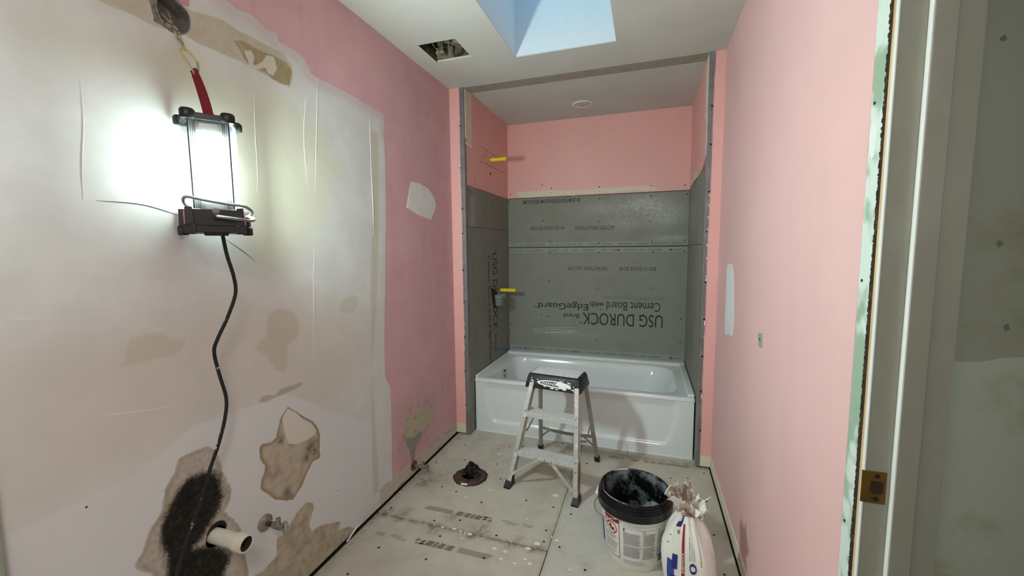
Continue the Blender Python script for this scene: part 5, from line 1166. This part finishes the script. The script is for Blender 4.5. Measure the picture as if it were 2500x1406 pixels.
# ---------------- hanging work light
n_=Vector((.80,-.60,0)); t_=Vector((.60,.80,0)); LC=Vector((.106,-1.778,0)); 
wl=empty('work_light',(LC.x,LC.y,1.418),0,'glowing clear-sided work light with black ends hanging by a red strap','work light')
def LP(a,b,z): return LC+t_*a+n_*b+Vector((0,0,z))       # a across (right +), b to the front
def trap(wf,wb,df,db,z): return [LP(-wf,df,z),LP(wf,df,z),LP(wb,-db,z),LP(-wb,-db,z)]
def loft(bm,rings,cap0=True,cap1=True):
    R=[[bm.verts.new(p) for p in q] for q in rings]; n=len(R[0])
    for a,b in zip(R,R[1:]):
        for k in range(n): bm.faces.new((a[k],a[(k+1)%n],b[(k+1)%n],b[k]))
    if cap0: bm.faces.new(R[0][::-1])
    if cap1: bm.faces.new(R[-1])
    return bm
ZB,ZT=1.490,1.738
base_=part(wl,'base',loft(bmesh.new(),[trap(.062,.084,.052,.058,1.422),trap(.062,.084,.052,.058,1.440),trap(.056,.078,.046,.052,1.444),trap(.056,.078,.046,.052,1.488)]),M_black)
for a,b in ((-.060,.048),(.060,.048),(.080,-.052),(-.080,-.052)):
    c_=LP(a,b,0)
    bm=bmesh.new(); q=lambda s,z:[LP(a-s,b-s*.8,z),LP(a+s,b-s*.8,z),LP(a+s,b+s*.8,z),LP(a-s,b+s*.8,z)]
    loft(bm,[q(.011,1.418),q(.0135,1.421),q(.0135,1.440),q(.0095,1.446),q(.0085,1.492),q(.006,1.494)]); part(wl,'bumper',bm,M_black)
for s in (-1,1): part(wl,'side_insert',loft(bmesh.new(),[[LP(s*(.0555+.010),.034,z),LP(s*(.0600+.010),.010,z),LP(s*(.066+.010),-.020,z),LP(s*.05,-.01,z)][::s] for z in (1.447,1.486)]),M_redp)
part(wl,'cord_socket',lathe(bmesh.new(),[(.010,0),(.010,.008),(.005,.010),(.0,.010)],14,LP(.004,.0455,1.468),Matrix((t_,Vector((0,0,1)),n_)).transposed()),M_black,True)
part(wl,'switch_button',lathe(bmesh.new(),[(.009,0),(.009,.004),(.0,.005)],14,LP(.002,.0455,1.484),Matrix((t_,Vector((0,0,1)),n_)).transposed()),M_cordgrey,True)
part(wl,'base_lug',bx(-.02,.02,-.02,.02,0,.008,.003),M_black) if False else None
bm=loft(bmesh.new(),[[LP(-.028,.050,1.414),LP(.028,.050,1.414),LP(.026,.030,1.414),LP(-.026,.030,1.414)],[LP(-.030,.055,1.424),LP(.030,.055,1.424),LP(.026,.03,1.424),LP(-.026,.03,1.424)]]); part(wl,'latch',bm,M_black)
# top frame
part(wl,'top_frame',loft(bmesh.new(),[trap(.052,.072,.046,.050,ZT-.002),trap(.054,.074,.048,.052,ZT+.002),trap(.054,.074,.048,.052,ZT+.012),trap(.050,.070,.044,.048,ZT+.015)]),M_black)
for a,b in ((-.046,.044),(.046,.044),(.066,-.048),(-.066,-.048)):
    q=lambda s,z:[LP(a+s*1.15*math.cos(k*PI/5),b+s*.8*math.sin(k*PI/5),z) for k in range(10)]
    part(wl,'bumper',loft(bmesh.new(),[q(.013,ZT-.004),q(.0155,ZT),q(.0155,ZT+.018),q(.012,ZT+.023)]),M_black,True)
# inner core with the three lit boards, clear ribbed shell around
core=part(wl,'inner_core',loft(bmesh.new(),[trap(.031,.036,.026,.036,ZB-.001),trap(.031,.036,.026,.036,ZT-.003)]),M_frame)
def panel(name,c0,c1,z0,z1,mat,off):
    d=(c1-c0).normalized(); nn=Vector((d.y,-d.x,0)); 
    a=c0+d*.004+nn*off; b=c1-d*.004+nn*off
    bm=bmesh.new(); v=[bm.verts.new(p) for p in (a+Vector((0,0,z0)),b+Vector((0,0,z0)),b+Vector((0,0,z1)),a+Vector((0,0,z1)))]; bm.faces.new(v)
    e=[bm.verts.new(p-nn*.0022) for p in (a+Vector((0,0,z0)),b+Vector((0,0,z0)),b+Vector((0,0,z1)),a+Vector((0,0,z1)))]; bm.faces.new(e[::-1])
    for k in range(4): bm.faces.new((v[k],e[k],e[(k+1)%4],v[(k+1)%4]))
    return part(wl,name,bm,mat)
f0,f1,b1,b0=[p-Vector((0,0,p.z)) for p in trap(.031,.036,.026,.036,0)]
panel('led_board',f0,f1,ZB+.028,ZT-.038,M_led,.0026); panel('led_board',f1,b1,ZB+.028,ZT-.038,M_ledr,.0026); panel('led_board',b1,b0,ZB+.028,ZT-.038,M_ledb,.0026); panel('led_board',b0,f0,ZB+.028,ZT-.038,M_leds,.0026)
sh0=trap(.046,.066,.040,.046,0)
bm=bmesh.new(); loft(bm,[[p+Vector((0,0,z)) for p in sh0] for z in (ZB-.003,ZT)],False,False); part(wl,'clear_shell',bm,M_clear)
for i,(p,q) in enumerate(((sh0[3],sh0[0]),(sh0[0],sh0[1]),(sh0[1],sh0[2]))):
    d=q-p; L_=d.length; d=d.normalized(); nn=Vector((d.y,-d.x,0)); bm=bmesh.new()
    for s in ((.0,.05,.10,.15,.85,.90,.95,1.0) if i==1 else (.02,.16,.30,.44,.58,.72,.86,.98)):
        c_=p+d*L_*s+nn*.001; tube(bm,[c_+Vector((0,0,ZB)),c_+Vector((0,0,ZT))],.0013,5)
    part(wl,'ribs',bm,M_rib,True,kind='stuff')
for a in (-.0465,.0465): part(wl,'corner_rod',tube(bmesh.new(),[LP(a,.0415,ZB),LP(a,.0415,ZT)],.0022,6),M_dkgrey,True)
part(wl,'blocking_fin',loft(bmesh.new(),[[LP(.0365,-.0355,z),LP(.0655,-.0455,z),LP(.0650,-.0462,z),LP(.0360,-.0362,z)] for z in (ZB,ZT-.002)]),M_dkgrey)  # added fin, blocks the right board's light towards the wall
for s_ in (-1,1):
    part(wl,'blocking_fin',loft(bmesh.new(),[[LP(s_*.0305,.0265,z),LP(s_*.0458,.0395,z),LP(s_*.0464,.0387,z),LP(s_*.0311,.0257,z)] for z in (ZB,ZT-.002)]),M_dkgrey)  # added fins, block the front board's grazing light
for z in (ZT-.022,ZB+.014):
    o_=part(wl,'board_clip',loft(bmesh.new(),[[LP(-.020,.030,z-.012),LP(.020,.030,z-.012),LP(.020,.027,z-.012),LP(-.020,.027,z-.012)],[LP(-.024,.031,z),LP(.024,.031,z),LP(.024,.027,z),LP(-.024,.027,z)],[LP(-.020,.030,z+.012),LP(.020,.030,z+.012),LP(.020,.027,z+.012),LP(-.020,.027,z+.012)]]),M_clearv)
# strap
cb=Vector((.030,-1.752,1.902)); s0=LP(0.004,.0,ZT+.012)
bm=bmesh.new(); m=10; side=(t_*.8+Vector((0,0,0)))
for o_ in (-.0012,.0012):
    pass
L0=[s0.lerp(cb,k/m)+Vector((.004*math.sin(PI*k/m),0,0)) for k in range(m+1)]
for k in range(m):
    w0=.0125-.004*(k/m)**3; w1=.0125-.004*((k+1)/m)**3
    beam(bm,L0[k],L0[k+1],w0*2,.003,n_)
bmesh.ops.remove_doubles(bm,verts=bm.verts,dist=1e-4); strap=part(wl,'strap',bm,M_red)
part(wl,'strap_loop',tube(bmesh.new(),[cb+t_*.008+Vector((0,0,-.004)),cb+Vector((.004,0,.007)),cb-t_*.008+Vector((0,0,-.004))],.0028,6,4),M_red,True)
# cord: coil round the lower body, then down the wall
part(wl,'cord_coil',tube(bmesh.new(),[LP(-.066,-.045,1.500),LP(-.072,.0,1.512),LP(-.062,.050,1.520),LP(-.02,.060,1.512),LP(.03,.060,1.504),LP(.072,.045,1.500),LP(.092,.0,1.488),LP(.086,-.04,1.478)],.0042,8,8),M_cordgrey,True)
part(wl,'cord_coil',tube(bmesh.new(),[LP(.004,.055,1.468),LP(.03,.064,1.464),LP(.065,.060,1.460),LP(.090,.035,1.460),LP(.095,.005,1.468),LP(.080,-.03,1.476)],.0042,8,8),M_cordgrey,True)
cp=[(.100,-1.757,1.424),(.100,-1.748,1.36),(.096,-1.728,1.29),(.090,-1.722,1.235),(.080,-1.745,1.165),(.070,-1.775,1.100),(.060,-1.781,1.060),(.058,-1.769,.985),(.060,-1.755,.905),(.058,-1.763,.84),(.052,-1.785,.765),(.048,-1.813,.700),(.044,-1.838,.630),(.042,-1.868,.570),(.045,-1.905,.50),(.052,-1.935,.43),(.07,-1.96,.33),(.10,-1.97,.20),(.14,-1.96,.08),(.20,-1.94,.006),(.45,-1.9,.006)]
part(wl,'power_cord',tube(bmesh.new(),cp,.0052,8,8),M_cord,True)
# carabiner and the wires it hangs from
ka=empty('carabiner',(.028,-1.765,1.93),0,'small brass snap hook clipped between the wires and the red strap','carabiner')
kp=[(.034,-1.757,1.894),(.032,-1.765,1.915),(.028,-1.781,1.938),(.026,-1.783,1.951),(.027,-1.775,1.958),(.028,-1.762,1.953),(.031,-1.749,1.940),(.034,-1.744,1.932)]
part(ka,'hook_body',tube(bmesh.new(),kp,.0022,8,6),M_brass,True)
part(ka,'hook_eye',tube(bmesh.new(),[(.034,-1.757,1.894),(.036,-1.750,1.891),(.036,-1.744,1.898),(.0355,-1.743,1.906)],.0022,8,6),M_brass,True)
part(ka,'gate',tube(bmesh.new(),[(.034,-1.744,1.932),(.0355,-1.743,1.906)],.0030,8),M_chrome,True)
wr_=empty('hanging_wires',(.015,-1.775,1.985),0,'pair of bare wires hanging from the wall box down to the brass snap hook','wire')
for a in ([(-.02,-1.778,2.03),(.004,-1.782,2.008),(.010,-1.780,1.99),(.022,-1.776,1.965),(.027,-1.774,1.955)],[(-.02,-1.768,2.03),(.004,-1.770,2.008),(.010,-1.768,1.99),(.022,-1.771,1.966),(.027,-1.772,1.954)],[(.003,-1.776,2.004),(.012,-1.774,1.985),(.024,-1.773,1.962)]):
    part(wr_,'wire',tube(bmesh.new(),a,.0018,6,5),M_wire,True)
